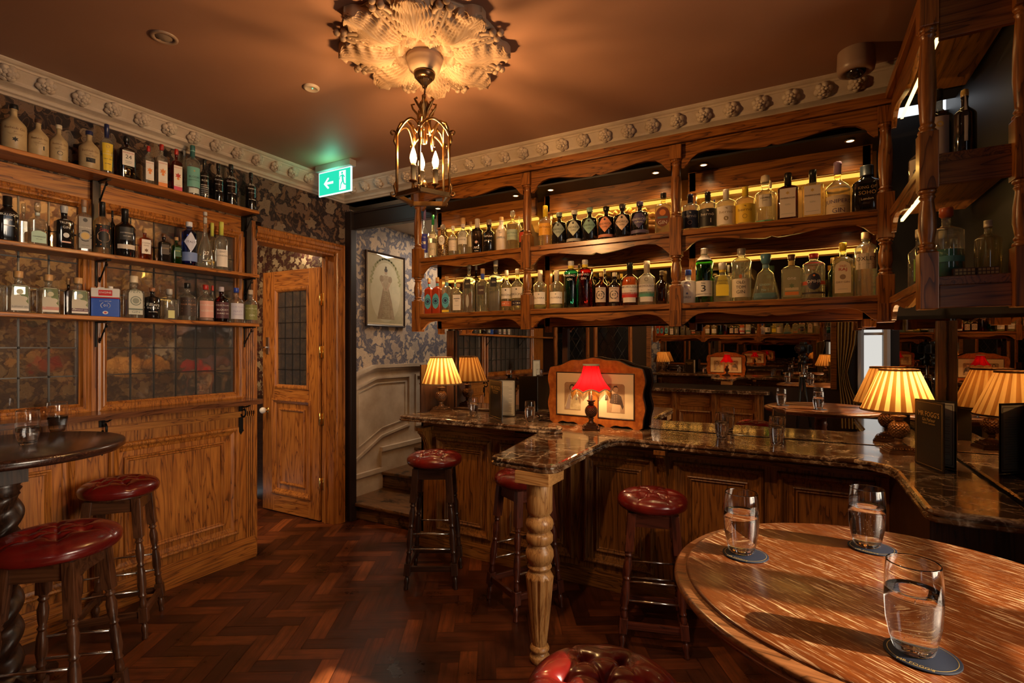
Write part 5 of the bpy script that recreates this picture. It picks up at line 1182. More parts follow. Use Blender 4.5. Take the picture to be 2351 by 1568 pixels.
b=B(); b.sph((0,-.13,H-.10),.035,0,16); b.cyl((0,-.13,H-.07),(0,-.13,H-.055),.03,.03,20); b.cyl((0,-.13,H-.18),(0,-.13,H-.13),.03,.03,20); b.cyl((0,-.13,H-.10),(.07,-.10,H-.12),.008,.012,10); b.cyl((0,-.10,.95),(0,-.13,H-.18),.013,.013,12,1); b.cyl((0,-.13,1.10),(0,-.13,1.16),.035,.035,20,1); b.build('tripod_head',[mat('camera_black'),CHROME],tp)
for k in range(3):
    a=math.radians(90+120*k); v=Vector((math.cos(a),math.sin(a),0))*.55; o_=Vector((0,-.10,0))
    b=B(); b.cyl(o_+v*.03+Vector((0,0,1.12)),o_+v*.16+Vector((0,0,.55)),.014,.013,10); b.cyl(o_+v*.16+Vector((0,0,.55)),o_+v*.27+Vector((0,0,.0)),.009,.008,10); b.build('tripod_leg',mat('camera_black'),tp)
# ================================================================== BOTTLES
GLS={'clear':glassy('clear_bottle_glass',(.90,.91,.86),(.42,.43,.36),.03,2.0,.15,.04),
 'warm':glassy('old_gold_bottle_glass',(.90,.82,.54),(.46,.36,.14),.03,2.0,.15,.04),
 'green':glassy('green_bottle_glass',(.16,.55,.16),(.02,.16,.03),.03,1.5),
 'teal':glassy('teal_bottle_glass',(.12,.50,.44),(.02,.18,.17),.05,1.5),
 'blue':glassy('blue_bottle_glass',(.18,.28,.72),(.02,.04,.25),.03,1.5),
 'red':glassy('red_bottle_glass',(.60,.08,.06),(.20,.01,.01),.05,1.5),
 'amber':glassy('amber_bottle_glass',(.85,.36,.10),(.35,.09,.015),.03,1.5),
 'rust':mat('rust_red_bottle',(.38,.045,.014),.2,0,.5,.5),
 'wine':glassy('wine_dark_glass',(.22,.03,.04),(.05,.005,.01),.03,1.5),
 'brown':glassy('brown_bottle_glass',(.30,.12,.05),(.06,.02,.01),.03,1.5),
 'smoke':glassy('smoked_bottle_glass',(.25,.22,.18),(.05,.04,.03),.03,1.5),
 'black':mat('black_bottle_glass',(.008,.007,.007),.08,0,.6,.5),
 'navy':mat('navy_bottle_glass',(.010,.014,.035),.10,0,.6,.4),
 'white':mat('white_glazed_bottle',(.72,.68,.64),.15,0,.5,.4),
 'rose':mat('pale_stoneware_bottle',(.72,.60,.50),.3,0,.5,.2),
 'stone':mat('stoneware_jug',(.50,.37,.20),.45,0,.4,.1,noise=(16,(.42,.30,.15))),
 'gold':None,'copper':glassy('copper_bottle_glass',(.80,.34,.14),(.45,.14,.04),.05,2.2)}
def gold_mesh():
    m,nt,out=new('gold_lattice_bottle'); p=N(nt,'BsdfPrincipled',Roughness=.25); L(nt,p.outputs[0],out.inputs[0]); tc=N(nt,'TexCoord'); v=N(nt,'TexVoronoi',Scale=150.0); L(nt,tc.outputs['Object'],v.inputs['Vector'])
    r=ramp(nt,[(.2,(.75,.5,.2)),(.5,(.10,.05,.02))],v.outputs[0]); L(nt,r.outputs[0],p.inputs['Base Color']); p.inputs['Metallic'].default_value=.4; return m
GLS['gold']=gold_mesh()
_cm={}
def colmat(c,kind='paper'):
    c=tuple(c); k=(c,kind)
    if k not in _cm:
        _cm[k]=mat('%s_%02x%02x%02x'%((kind,)+tuple(int(255*min(1,v)) for v in c)),c,{'paper':.55,'cap':.3,'ink':.5,'foil':.3}[kind],.6 if kind=='foil' else 0)
    return _cm[k]
W_=(.74,.68,.60); K_=(.012,.011,.010); CRK=(.52,.30,.12); CR=(.70,.60,.42); GR=(.30,.29,.27); GD=(.55,.36,.10); RD=(.45,.025,.015); OR=(.75,.24,.05); YL=(.80,.56,.04); TL=(.16,.42,.36); NV=(.02,.025,.09); BL_=(.03,.07,.42); PK=(.70,.42,.36); PR=(.09,.012,.03); OL=(.20,.20,.05); LG=(.42,.62,.52); SLV=(.5,.5,.5); BR=(.12,.05,.02); LM=(.60,.62,.10); LV=(.48,.38,.50); SK=(.12,.36,.50); GN=(.03,.28,.08)
KND={ # shoulder start, neck start, neck radius, cap start, cap radius, squareness, depth
 'std':(.60,.74,.30,.88,.36,0,1),'squat':(.58,.70,.36,.84,.46,0,1),'tall':(.66,.78,.28,.90,.32,0,1),'long':(.50,.68,.27,.94,.30,0,1),
 'jug':(.52,.76,.26,.90,.36,0,1),'sqr':(.66,.75,.30,.88,.38,.9,.75),'sqs':(.62,.70,.36,.84,.46,.9,.8),'apoth':(.66,.75,.26,.88,.40,0,1),
 'flask':(.60,.76,.26,.88,.34,.6,.45),'tear':(.22,.62,.22,.95,.26,0,1),'broad':(.60,.76,.42,.80,.46,.5,.6),'decant':(.56,.64,.26,.80,.36,.9,.6),
 'cyl':(.74,.84,.36,.90,.42,0,1),'taper':(.62,.76,.34,.82,.42,.3,.8),'dia':(.55,.68,.24,.80,.40,.4,.75),'plastic':(.64,.70,.34,.86,.40,.2,.8),'milk':(.60,.78,.38,.90,.42,0,1)}
def prof_of(k):
    sh,nk,nr,cs,cr,sq,dp=KND[k]
    P=[(.0,.0),(.86,.0),(.95,.006),(1,.02)]
    if k=='tear': P=[(.0,0),(.80,0),(.92,.01),(1,.05),(1,.16),(.96,.24),(.80,.36),(.55,.48),(.34,.58),(.24,.66),(nr,.75),(nr,cs)]; return P
    if k=='taper': P=[(0,0),(.78,0),(.84,.01),(.86,.03),(1,sh)]
    elif k=='dia': P=[(0,0),(.90,0),(.98,.02),(1.0,.07),(.62,sh)]
    else: P+=[(1,sh)]
    r0=P[-1][0]
    for i in range(1,7):
        t=i/6; 
        if k in('sqr','sqs','decant','cyl'): f=1-(1-math.cos(t*math.pi/2))  # rounder, flatter shoulder
        else: f=(math.cos(t*math.pi)+1)/2*.6+.4*math.cos(t*math.pi/2)
        P.append((nr+(r0-nr)*max(0,f),sh+(nk-sh)*t))
    P+=[(nr,nk+(cs-nk)*.5),(nr,cs-.02),(nr*1.12,cs-.018),(nr*1.12,cs)]
    return P
def radius(P,z):
    for i in range(len(P)-1):
        if P[i][1]<=z<=P[i+1][1] and P[i+1][1]>P[i][1]:
            t=(z-P[i][1])/(P[i+1][1]-P[i][1]); return P[i][0]+(P[i+1][0]-P[i][0])*t
    return P[-1][0]
def sect(a,s,dp,sq):   # super-ellipse: s = 0 round … 1 square
    n=2+7*s; c,q=math.cos(a),math.sin(a)
    k=(abs(c)**n+abs(q)**n)**(-1/n); d=1+(dp-1)*min(1,s*1.2 if sq else 0)
    return k*c,k*q*d
SHAPES={}
def label_mesh(b,shape,P,h,r,kn,z0,z1,wf,m,off=.0006,cx=0):
    sh,nk,nr,cs,cr,sq,dp=KND[kn]; nx,nz=10,10 if shape not in('rect','tag','band') else 2
    vs=[]
    for j in range(nz+1):
        t=j/nz
        if shape in('rect','tag'): hw=1
        elif shape=='diamond': hw=1-abs(2*t-1)
        elif shape=='oval': hw=math.sqrt(max(0,1-(2*t-1)**2))
        elif shape=='arch': hw=1 if t<.75 else math.sqrt(max(0,1-((t-.75)/.25)**2))*.8+.2
        elif shape=='taperdown': hw=.72+.28*t
        else: hw=1
        z=z0+(z1-z0)*t
        for i in range(nx+1):
            s=(-1+2*i/nx)*wf*hw+cx; vs.append(surf(P,h,r,kn,s,z,off))
    n=nx+1
    b.add(vs,[(j*n+i,j*n+i+1,(j+1)*n+i+1,(j+1)*n+i) for j in range(nz) for i in range(nx)],m,True)
def surf(P,h,r,kn,s,z,off):
    """s in units of bottle half-width along the front; z a fraction of the height"""
    sh,nk,nr,cs,cr,sq,dp=KND[kn]; R_=radius(P,z); sqz=sq*min(1,max(0,(nk-z)/(nk-sh+1e-6))) if z>sh else sq
    if sqz>.3:
        x=s*R_; y=-R_*(1+(dp-1)*min(1,sqz*1.2)); 
        if sqz<.8: y*=(1-abs(s)**4*.12)
        y=y*( (1-min(.999,abs(s))**9)**(1/9) )
        return (x*r,y*r-off,z*h)
    a=s
    return ((R_*r+off)*math.sin(a),-(R_*r+off)*math.cos(a),z*h)
def bottle(px,w,ytop,kn,gl,cap,labels,desc,plane,zs,group,back=0.0,extra=None):
    key,val=plane
    if key=='x': p,t=pt(px,800,x=val-back)
    else: p,t=pt(px,800,y=val+back)
    top=H-(ytop-YH)*t/F; h=top-zs; X=(px-CX)/F; r=w*1.07*t/F/math.sqrt(1+X*X)/2
    sh,nk,nr,cs,cr,sq,dp=KND[kn]
    d0=Vector((1,0)) if key=='x' else Vector((0,-1)); dc=Vector((-p.x,-p.y)).normalized(); f=.55 if sq<.5 else .25; d=(d0*(1-f)+dc*f).normalized()
    if sq>.5: r/=(1.08 if key=='y' else 1.2)
    rz=math.atan2(d.x,-d.y)+random.uniform(-.06,.06)
    root=thing('bottle',desc,'bottle',(p.x,p.y,zs+.0006),rz,group)
    P=prof_of(kn); n=28; rings=[]
    for (rr,z) in P[1:]:
        sqz=sq*min(1,max(0,(nk-z)/(nk-sh))) if z>sh else sq
        ring=[]
        for k in range(n):
            c,s=sect(2*math.pi*k/n+.001,sqz,dp,sq); 
            rib=1+(.035*math.sin((2*math.pi*k/n)*1.0*8+z*60) if extra=='ribs' and z<nk else 0)+(.03*math.sin(k*3+z*190) if extra=='scales' and z<sh else 0)
            ring.append((rr*r*c*rib,rr*r*s*rib,z*h))
        rings.append(ring)
    b=B(); b.rings(rings,0,True,False,True)
    b.build('bottle_glass',GLS[gl],root)
    # liquid
    if isinstance(extra,tuple):
        lc,lv=extra; rg=[]
        for (rr,z) in [q for q in P[1:] if q[1]<lv]+[(radius(P,lv),lv)]:
            sqz=sq*min(1,max(0,(nk-z)/(nk-sh))) if z>sh else sq
            rg.append([(rr*r*.9*sect(2*math.pi*k/n,sqz,dp,sq)[0],rr*r*.9*sect(2*math.pi*k/n,sqz,dp,sq)[1],max(z*h,.006)) for k in range(n)])
        b=B(); b.rings(rg,0,True,False,True); b.build('liquid',mat('liquid_%02x%02x%02x'%tuple(int(255*v) for v in lc),lc,.1,0,.5,.3),root)
    if cap:
        ck,cc=cap; cm=colmat(cc,'foil' if ck=='foil' else 'cap'); b=B(); R0=cr*r; z0=cs*h
        if ck=='cork': R0=max(R0,.008); b.lathe([(nr*r*.9,z0-.002),(nr*r*1.05,z0),(R0*.98,z0+.001),(R0,z0+.002),(R0,h-.002),(R0*.93,h)],(0,0,0),24)
        elif ck=='long': z0=(cs-.16)*h; b.lathe([(nr*r*1.15,z0),(nr*r*1.15,cs*h),(nr*r*1.22,cs*h+.001),(nr*r*1.22,h-.003),(nr*r*1.1,h)],(0,0,0),24)
        elif ck=='ball': b.lathe([(nr*r,z0-.002),(R0*.9,z0),(R0,z0+(h-z0)*.3),(R0*.85,z0+(h-z0)*.8),(.0001,h)],(0,0,0),24,caps=False)
        elif ck=='stop': b.lathe([(nr*r*1.1,z0-.004),(nr*r*1.2,z0+.004),(R0*.8,z0+.006),(R0,z0+(h-z0)*.35),(R0,h-.004),(R0*.9,h)],(0,0,0),24)
        else: b.lathe([(nr*r*1.16,z0-.004),(nr*r*1.16,z0),(R0,z0+.001),(R0,h-.003),(R0*.94,h-.0005),(R0*.8,h)],(0,0,0),24)
        b.build('bottle_cap',cm if ck not in('glass',) else GLS['clear'],root)
    for (shape,z0,z1,wf,col,txt) in labels:
        b=B(); mats=[colmat(col)]; cxx=0
        if shape=='neck':
            R1=radius(P,z0)*r+.0007; R2=radius(P,z1)*r+.0007; b.lathe([(R1,z0*h),(R2,z1*h)],(0,0,0),28,0,True,caps=False)
        elif shape=='band':
            z_=[z0,z1]; g=[]
            for z in z_:
                R_=radius(P,z); g.append([((R_*r+.0008)*sect(2*math.pi*k/n,sq,dp,sq)[0],(R_*r+.0008)*sect(2*math.pi*k/n,sq,dp,sq)[1],z*h) for k in range(n)])
            b.rings(g,0,True,False,False)
        elif shape!='none':
            label_mesh(b,shape,P,h,r,kn,z0,z1,wf,0)
        for tx in txt:
            s,zr,wr,hr,tc=tx; zc=z0+(z1-z0)*zr; cm=colmat(tc,'ink')
            if cm not in mats: mats.append(cm)
            mi=mats.index(cm); Lw=wf*r*2*wr; Lh=(z1-z0)*h*hr
            if s in('#dot','#bar','#tri','#star','#ring'):
                if s=='#dot': pts=ell(0,0,Lh/2,Lh/2,16)
                elif s=='#bar': pts=[(-Lw/2,-Lh/2),(-Lw/6,-Lh/2),(Lw/6,-Lh/2),(Lw/2,-Lh/2),(Lw/2,Lh/2),(Lw/6,Lh/2),(-Lw/6,Lh/2),(-Lw/2,Lh/2)]
                elif s=='#tri': pts=[(-Lw/2,Lh/2),(Lw/2,-Lh/2),(Lw/2,Lh/2)]
                elif s=='#star': pts=[(Lh/2*(1 if k%2 else .5)*math.cos(k*math.pi/6),Lh/2*(1 if k%2 else .5)*math.sin(k*math.pi/6)) for k in range(12)]
                else: pts=ell(0,0,Lh/2,Lh/2,16)+[(Lh/2.5*math.cos(-2*math.pi*k/16),Lh/2.5*math.sin(-2*math.pi*k/16)) for k in range(17)]+[(Lh/2,0)]
                e=.0009 if shape!='none' else .0009
                b.add([surf(P,h,r,kn,q[0]/r,zc+q[1]/h,e+.0003*(mi%3)) for q in pts],[tuple(range(len(pts)))],mi)
            else:
                put_text(b,s,Lw,Lh,lambda X_,Y_:surf(P,h,r,kn,X_/r,zc+Y_/h,.0016),mi)
        b.build('bottle_label',mats,root,fix=False)
    return root
def rowof(rows,plane,z,sfx,group):
    for R_ in rows:
        px,w,yt,kn,gl,cap,lab,desc=R_[:8]; o=R_[8] if len(R_)>8 else {}
        bottle(px,w,yt,kn,gl,cap,lab,desc+sfx,plane,z,group,o.get('back',0),o.get('x'))
# ---- left wall
PL=('x',-3.222)
T=lambda s,z,w=.8,h=.2,c=K_:(s,z,w,h,c)
BT=[('none',.12,.50,.85,W_,[T('Bathtub Gin',.88,.9,.22,BR),T('small batch',.62,.6,.10,BR),T('#bar',.46,.5,.02,BR),T('#bar',.36,.6,.02,BR)])]
def bath(n): return [('none',.12,.50,.85,W_,[T('Bathtub Gin',.86,.95,.20,BR),T('gin',.66,.3,.08,BR),T('#bar',.56,.7,.015,BR),T('#bar',.50,.6,.015,BR),T(n,.24,.5,.30,K_ if n!='#dot' else BR)])]
BEEF=lambda c:[('rect',.12,.60,.82,W_,[T('BEEFEATER',.90,.92,.12,RD),T('#star',.52,.4,.30,c),T('#dot',.38,.3,.12,OR),T('LONDON',.06,.6,.07,c)])]
SC=[('none',.25,.75,.9,W_,[T('Bols',.85,.75,.22,W_),T('Genever',.62,.9,.20,W_),T('Amsterdam',.40,.8,.12,W_),T('#bar',.05,.7,.03,W_)])]
rowof([
 (32,58,241,'jug','stone',('cork',K_),bath('#star'),'big beige stoneware jug with black stopper and star print, first'),
 (88,47,275,'jug','stone',('cork',(.10,.05,.03)),bath('#tri'),'beige stoneware jug second from the left end'),
 (135,41,288,'jug','stone',('cork',CR),bath('#ring'),'smaller beige stoneware jug with pale cork, third'),
 (205,47,302,'jug','stone',('cork',NV),bath('#bar'),'beige stoneware jug with dark stopper beside the yellow label'),
 (245,31,286,'std','clear',('long',NV),[('taperdown',.06,.60,.85,YL,[T('#bar',.62,2,.16,NV),T('J.A.',.70,.25,.06,W_),T('BACZEWSKI',.60,.75,.09,W_),T('DRY GIN',.42,.7,.08,NV),T('#dot',.88,.3,.12,GD),T('#bar',.25,.5,.02,NV)]),('neck',.78,.84,1,W_,[])],'clear bottle with tall yellow and purple label'),
 (290,44,314,'sqr','wine',('cap',K_),[('rect',.30,.64,.75,W_,[T('BEEFEATER',.86,.92,.16,RD),T('24',.60,.5,.26,K_),T('#bar',.30,.6,.03,GR),T('#bar',.2,.5,.03,GR)])],'dark red bottle with white label and number'),
 (341,27,336,'sqr','clear',('cap',RD),BEEF(OR),'first of the red-capped bottles with orange fruit label'),
 (371,30,332,'sqr','clear',('cap',RD),BEEF(OR)+[('rect',.03,.12,.82,OR,[])],'tallest red-capped bottle with orange fruit label'),
 (405,29,343,'sqr','red',('cap',RD),BEEF(RD)+[('rect',.03,.12,.82,(.7,.08,.15),[])],'red-capped bottle with pink strip label'),
 (423,16,346,'tall','clear',('cap',GR),[],'slim clear unlabelled bottle behind the teal label',dict(back=.062)),
 (442,34,335,'tall','clear',('long',(.03,.12,.11)),[('rect',.16,.55,.95,TL,[T('BLOOM',.50,.7,.13,K_),T('LONDON DRY GIN',.34,.8,.05,K_),T('#star',.80,.2,.10,GD)]),('neck',.78,.92,1,TL,[]),('rect',.04,.14,.7,(.55,.60,.58),[])],'clear bottle with teal label and teal neck'),
 (469,21,366,'std','black',('long',K_),[('none',.05,.60,.9,W_,[T('xxxxxx',.06+.09*k,1.0,.10,W_) for k in range(6)]+[T('ROSE',.72,.8,.12,W_),T('WWWWW',.92,1.0,.12,W_)]),('rect',.84,.95,.18,YL,[])],'slim black bottle with white lattice pattern'),
 (501,24,376,'std','black',('cap',K_),SC,'black script bottle right of the lattice bottle'),
 (530,29,378,'std','black',('cap',K_),SC,'largest of the black bottles with white script'),
 (576,24,397,'std','black',('cap',K_),SC,'black script bottle standing alone at the right end'),
],PL,SHZ[0],', highest left shelf','bottles on the highest left shelf')
rowof([
 (17,46,451,'broad','black',('cap',K_),[('none',.30,.75,.9,W_,[T('BULLDOG',.62,.95,.20,W_),T('GIN',.38,.3,.1,W_),T('#bar',.10,.6,.04,W_)])],'broad black bottle with white capital letters, first'),
 (54,32,468,'decant','clear',('glass',W_),[],'clear square decanter behind the mint label',dict(back=.066)),
 (86,48,465,'decant','clear',('glass',W_),[('arch',.06,.34,.85,LG,[T('CAMBRIDGE',.50,.85,.18,K_),T('DRY GIN',.30,.4,.10,K_)]),('neck',.70,.76,1,(.6,.66,.62),[])],'clear square decanter with mint green label'),
 (147,47,473,'sqs','black',('stop',(.45,.45,.45)),[('none',.10,.66,.9,W_,[T('TRUFFLE',.88,.85,.14,W_),T('GIN',.70,.45,.12,W_),T('#dot',.38,.3,.20,(.6,.6,.6)),T('#bar',.10,.6,.06,PK)]),('neck',.66,.69,1,SLV,[])],'black square bottle with silver stopper'),
 (193,38,459,'sqr','clear',('cap',(.35,.2,.12)),[('rect',.06,.66,.88,(.30,.28,.25),[T('COLOMBO',.66,1.0,.13,W_),T('#dot',.40,.3,.22,GD),T('#ring',.40,.4,.36,K_),T('#dot',.90,.3,.12,K_),T('DRY GIN',.10,.6,.07,K_)]),('neck',.76,.86,1,(.4,.38,.36),[])],'clear square bottle with grey label and gold disc'),
 (235,38,464,'std','warm',('long',K_),[('rect',.12,.55,1.0,K_,[T('#dot',.48,.3,.50,(.5,.3,.18)),T('#bar',.90,1.0,.06,OR),T('#bar',.12,1.0,.06,OR),T('GIN',.76,.5,.12,RD)]),('none',.28,.36,1.0,OR,[])],'golden bottle with black and orange label'),
 (258,16,484,'tall','black',('cap',K_),[],'slim black bottle behind the golden one',dict(back=.066)),
 (287,46,480,'std','black',('long',K_),[('rect',.34,.60,.7,(.03,.03,.03),[T('COTSWOLDS',.55,.9,.22,W_),T('DRY GIN',.30,.5,.12,W_)]),('rect',.16,.25,.95,(.62,.52,.42),[])],'black bottle with diagonal cream sash'),
 (332,33,527,'sqr','copper',('cork',CRK),[('rect',.20,.66,.75,W_,[T('COPPER',.74,.9,.16,BR),T('HEAD',.58,.6,.12,BR),T('#star',.24,.3,.30,BR)])],'copper coloured square bottle with cork'),
 (376,34,537,'sqr','black',('cork',BR),[('rect',.28,.62,.6,(.05,.03,.02),[T('COPPER',.60,.9,.2,(.4,.25,.1))])],'black square bottle beside the copper one'),
 (405,27,545,'sqr','green',('cork',CRK),[('rect',.28,.62,.6,(.02,.10,.05),[T('COPPER',.60,.9,.2,LM)])],'dark green square bottle',dict(x=((.01,.06,.02),.6))),
 (434,36,510,'cyl','blue',('cap',(.6,.62,.7)),[('diamond',.30,.76,.85,(.55,.58,.75),[T('ITALY',.50,.6,.16,NV)]),('band',.10,.30,1,(.16,.24,.52),[])],'cobalt blue bottle with white diamond label'),
 (471,35,487,'tear','clear',('cap',(.5,.5,.5)),[('none',.10,.36,.7,W_,[T('27',.60,.5,.4,W_),T('#bar',.1,.7,.05,W_)]),('neck',.80,.90,1,(.5,.48,.42),[])],'tall clear teardrop bottle with long neck'),
 (487,22,512,'std','warm',('long',LM),[],'lime-topped bottle behind the teardrop one',dict(back=.066)),
 (508,29,510,'std','clear',('long',LM),[('rect',.07,.42,.98,W_,[T('EAST',.86,.45,.16,K_),T('LONDON',.64,.85,.18,K_),T('#tri',.24,1.0,.46,GN),T('GIN',.14,.4,.14,W_)])],'lime-topped clear bottle with white and green label'),
],PL,SHZ[1],', middle left shelf','bottles on the middle left shelf')
EL=lambda c,q:[('rect',.05,.66,.80,(.50,.46,.36),[T('#tri',.62,.96,.70,(.12,.16,.04)),T('#dot',.74,.3,.20,(.5,.48,.3)),T('#bar',.15,1.0,.13,c),T('ELEPHANT GIN',.15,.9,.10,q),T('#bar',.04,1.0,.08,W_)])]
rowof([
 (-8,38,626,'sqs','clear',('cork',CRK),[],'cropped clear square bottle at the extreme left'),
 (42,58,623,'sqs','clear',('cork',CRK),EL((.45,.42,.36),K_),'squat clear square bottle with green corner label, leftmost'),
 (111,55,631,'sqs','clear',('cork',CRK),EL((.55,.25,.2),(.6,.2,.15)),'squat clear square bottle with pinkish bottom strip'),
 (157,22,640,'sqs','smoke',('cork',CRK),[],'small corked bottle behind the dark square one',dict(back=.066)),
 (179,54,638,'sqs','clear',('cork',CRK),EL(PR,W_),'squat square bottle half full of dark sloe liquor',dict(x=((.02,.006,.008),.36))),
 (307,50,634,'sqs','clear',('cork',CR),[('arch',.08,.70,.75,(.52,.52,.42),[T('FEW',.88,.75,.16,(.1,.13,.1)),T('#ring',.52,.5,.36,(.14,.17,.13)),T('#dot',.52,.3,.22,(.2,.22,.16)),T('#bar',.20,1.0,.06,(.1,.13,.1)),T('GIN',.10,.6,.08,(.1,.13,.1))])],'square clear bottle with ornate pale green label'),
 (349,36,661,'apoth','black',('cork',(.3,.12,.05)),[('none',.15,.6,.9,W_,[T('Filliers',.66,.9,.26,W_),T('Dry Gin 28',.42,.8,.14,W_),T('#bar',.15,.6,.03,W_)])],'small round black bottle with white script'),
 (389,36,664,'sqs','clear',('cap',(.5,.46,.4)),[('rect',.05,.30,.5,(.62,.60,.25),[])],'small clear square bottle with low pale yellow label'),
 (430,40,650,'std','clear',('cap',K_),[('rect',.12,.60,1.0,(.045,.025,.018),[T('FOUR PILLARS',.62,.9,.14,(.5,.24,.10)),T('. . . . .',.82,.6,.05,(.5,.24,.10)),T('#bar',.40,.8,.02,(.5,.24,.1)),T('#bar',.25,.8,.02,(.5,.24,.1))])],'clear bottle with black and copper label'),
 (472,36,654,'std','clear',('cap',RD),[('rect',.10,.55,1.0,(.70,.36,.28),[T('FOUR PILLARS',.74,.9,.14,W_),T('NEGRONI',.40,.8,.16,W_)])],'red-capped clear bottle with pink label',dict(x=((.45,.25,.2),.10))),
 (488,15,656,'std','clear',('cap',RD),[],'red-capped bottle tucked behind the pink label',dict(back=.066)),
 (508,34,659,'std','wine',('cap',(.5,.45,.5)),[('rect',.10,.56,1.0,(.07,.014,.022),[T('FOUR PILLARS',.80,.9,.14,W_),T('BLOODY',.52,.8,.18,W_),T('SHIRAZ GIN',.30,.8,.12,W_)])],'dark purple bottle with plum label'),
 (542,33,661,'std','clear',('cap',BL_),[('rect',.10,.55,1.0,(.60,.58,.66),[T('FOUR PILLARS',.76,.9,.14,(.35,.3,.5)),T('NAVY',.48,.6,.16,(.35,.3,.5)),T('STRENGTH',.28,.7,.10,(.35,.3,.5))])],'blue-capped clear bottle with lilac label'),
 (575,31,666,'std','clear',('cap',(.5,.40,.3)),[('rect',.10,.55,1.0,OL,[T('FOUR PILLARS',.74,.9,.14,(.6,.6,.4)),T('GIN',.30,.4,.12,(.6,.6,.4)),T('#bar',.52,.8,.02,(.6,.6,.4))])],'clear bottle with olive green label, right end'),
],PL,SHZ[2],', lowest left shelf','bottles on the lowest left shelf')
# the blue tin
p,t_=pt(243,727,x=-3.24); tin=thing('gin_tin','red white and blue rectangular oil-can style tin among bottles, lowest left shelf','tin',(p.x,p.y,SHZ[2]+.0005),math.radians(62))
hh=.152; hw=.060; b=B(); b.box(-hw,hw,-.030,.030,0,.098,0); b.box(-hw,hw,-.030,.030,.098,.104,2); b.box(-hw,hw,-.030,.030,.104,hh,1); b.build('tin_body',[mat('tin_blue',(.02,.09,.50),.3,0,.5,.3),mat('tin_white',(.74,.72,.70),.3,0,.5,.3),mat('tin_red',(.6,.03,.03),.3)],tin,bevel=.004)
b=B(); b.lathe([(.011,hh-.001),(.011,hh+.012),(.009,hh+.014)],(.02,0,0),20); b.box(-.035,-.005,-.004,.004,hh,hh+.006); b.build('tin_cap',mat('tin_white'),tin)
b=B(); b.add([(-.028,-.0306,.112),(.030,-.0306,.112),(.030,-.0306,.142),(-.028,-.0306,.142)],[(0,1,2,3)],0); mp=lambda cx,cz:(lambda X_,Y_:(cx+X_,-.0312,cz+Y_))
put_text(b,'ENGINE',.050,.018,mp(.001,.129),1); put_text(b,'pure organic gin',.05,.006,mp(.001,.083),1); put_text(b,'01',.016,.012,mp(.001,.060),1)
for sgn in(-1,1): b.tube([(.001+sgn*.020*math.cos(k*.25-.9),-.0308,.060+.016*math.sin(k*.25-.9)) for k in range(9)],.0012,4,1)
b.add([(x_[0]+.001,-.0309,x_[1]+.022) for x_ in ell(0,0,.012,.009,14)],[tuple(range(14))],1); b.add([(x_[0]+.001,-.0313,x_[1]+.022) for x_ in ell(0,0,.006,.0045,12)],[tuple(range(12))],0)
b.build('tin_print',[mat('tin_red'),mat('tin_white')],tin,fix=False)
# ---- bar shelves: first bay
PB=('y',3.085)
MAL=[('oval',.14,.56,.85,(.10,.42,.52),[T('#ring',.5,.4,.4,NV),T('#dot',.5,.3,.2,NV)]),('neck',.76,.84,1,SK,[])]
rowof([
 (975,18,479,'long','clear',('long',(.25,.16,.3)),[('rect',.14,.50,1.1,(.03,.03,.30),[T('#bar',.52,.5,.14,W_),T('#bar',.82,.5,.03,W_),T('#bar',.18,.5,.03,W_)])],'tall clear bottle with ultramarine label'),
 (994,19,494,'long','warm',('long',GN),[('rect',.08,.36,1.0,CR,[T('gin',.5,.5,.3,(.3,.3,.15))]),('rect',.46,.56,1.0,CR,[])],'green-topped bottle with cream label'),
 (1017,25,515,'squat','gold',('ball',(.3,.25,.2)),[('oval',.36,.66,.55,W_,[T('#ring',.55,.4,.4,GD),T('GIN',.3,.3,.12,K_)])],'gold lattice bottle with round white label'),
 (1040,19,519,'std','clear',('cap',W_),[('rect',.20,.62,1.1,(.68,.58,.48),[T('MINORCA',.82,.9,.12,K_),T('#bar',.5,.7,.02,GR),T('#bar',.3,.6,.02,GR)])],'short clear bottle with plain cream label'),
 (1063,22,501,'squat','clear',('cork',CRK),[('rect',.30,.64,1.1,W_,[T('#ring',.75,.3,.18,K_),T('CHASE',.35,.7,.12,K_)]),('neck',.74,.84,1,(.6,.5,.45),[])],'corked clear bottle with white neck band'),
 (1081,15,509,'std','clear',('cork',CRK),[('rect',.30,.62,1.0,CR,[])],'small corked bottle behind the cream label',dict(back=.083)),
 (1096,26,503,'taper','smoke',('long',(.55,.45,.36)),[('none',.06,.40,.9,PK,[T('#star',.80,.5,.34,PK),T('LAKES',.36,.8,.20,W_),T('GIN',.10,.4,.12,W_)])],'dark tapered bottle with silver top and pink tree'),
 (1123,25,505,'squat','black',('cork',(.2,.12,.06)),[('none',.2,.6,.9,W_,[T('TAPUSA',.72,.9,.18,W_),T('DRY GIN',.40,.7,.12,W_)])],'squat black bottle with white lettering'),
 (1151,23,499,'milk','rose',('cork',CRK),[('none',.2,.6,.9,W_,[T('GINSUL',.50,1.0,.26,(.06,.16,.30)),T('DRY',.84,.3,.08,(.06,.16,.3))])],'pale ceramic bottle with blue lettering'),
 (1177,26,485,'apoth','warm',('glass',W_),[('rect',.26,.52,1.1,(.42,.52,.40),[T('HAYMANS',.66,.85,.18,(.1,.2,.15)),T('LONDON DRY',.36,.7,.10,(.1,.2,.15))])],'tall clear bottle with sage green label'),
 (1192,12,497,'tall','clear',('glass',W_),[],'clear stoppered bottle behind the sage label',dict(back=.083)),
 (1207,28,507,'std','black',('cap',K_),[('rect',.25,.58,1.1,(.60,.07,.03),[T('GIN',.5,.5,.3,W_)])],'black bottle with scarlet label behind the post'),
],PB,ZU,', upper bar shelf, left bay','bottles on the upper bar shelf')
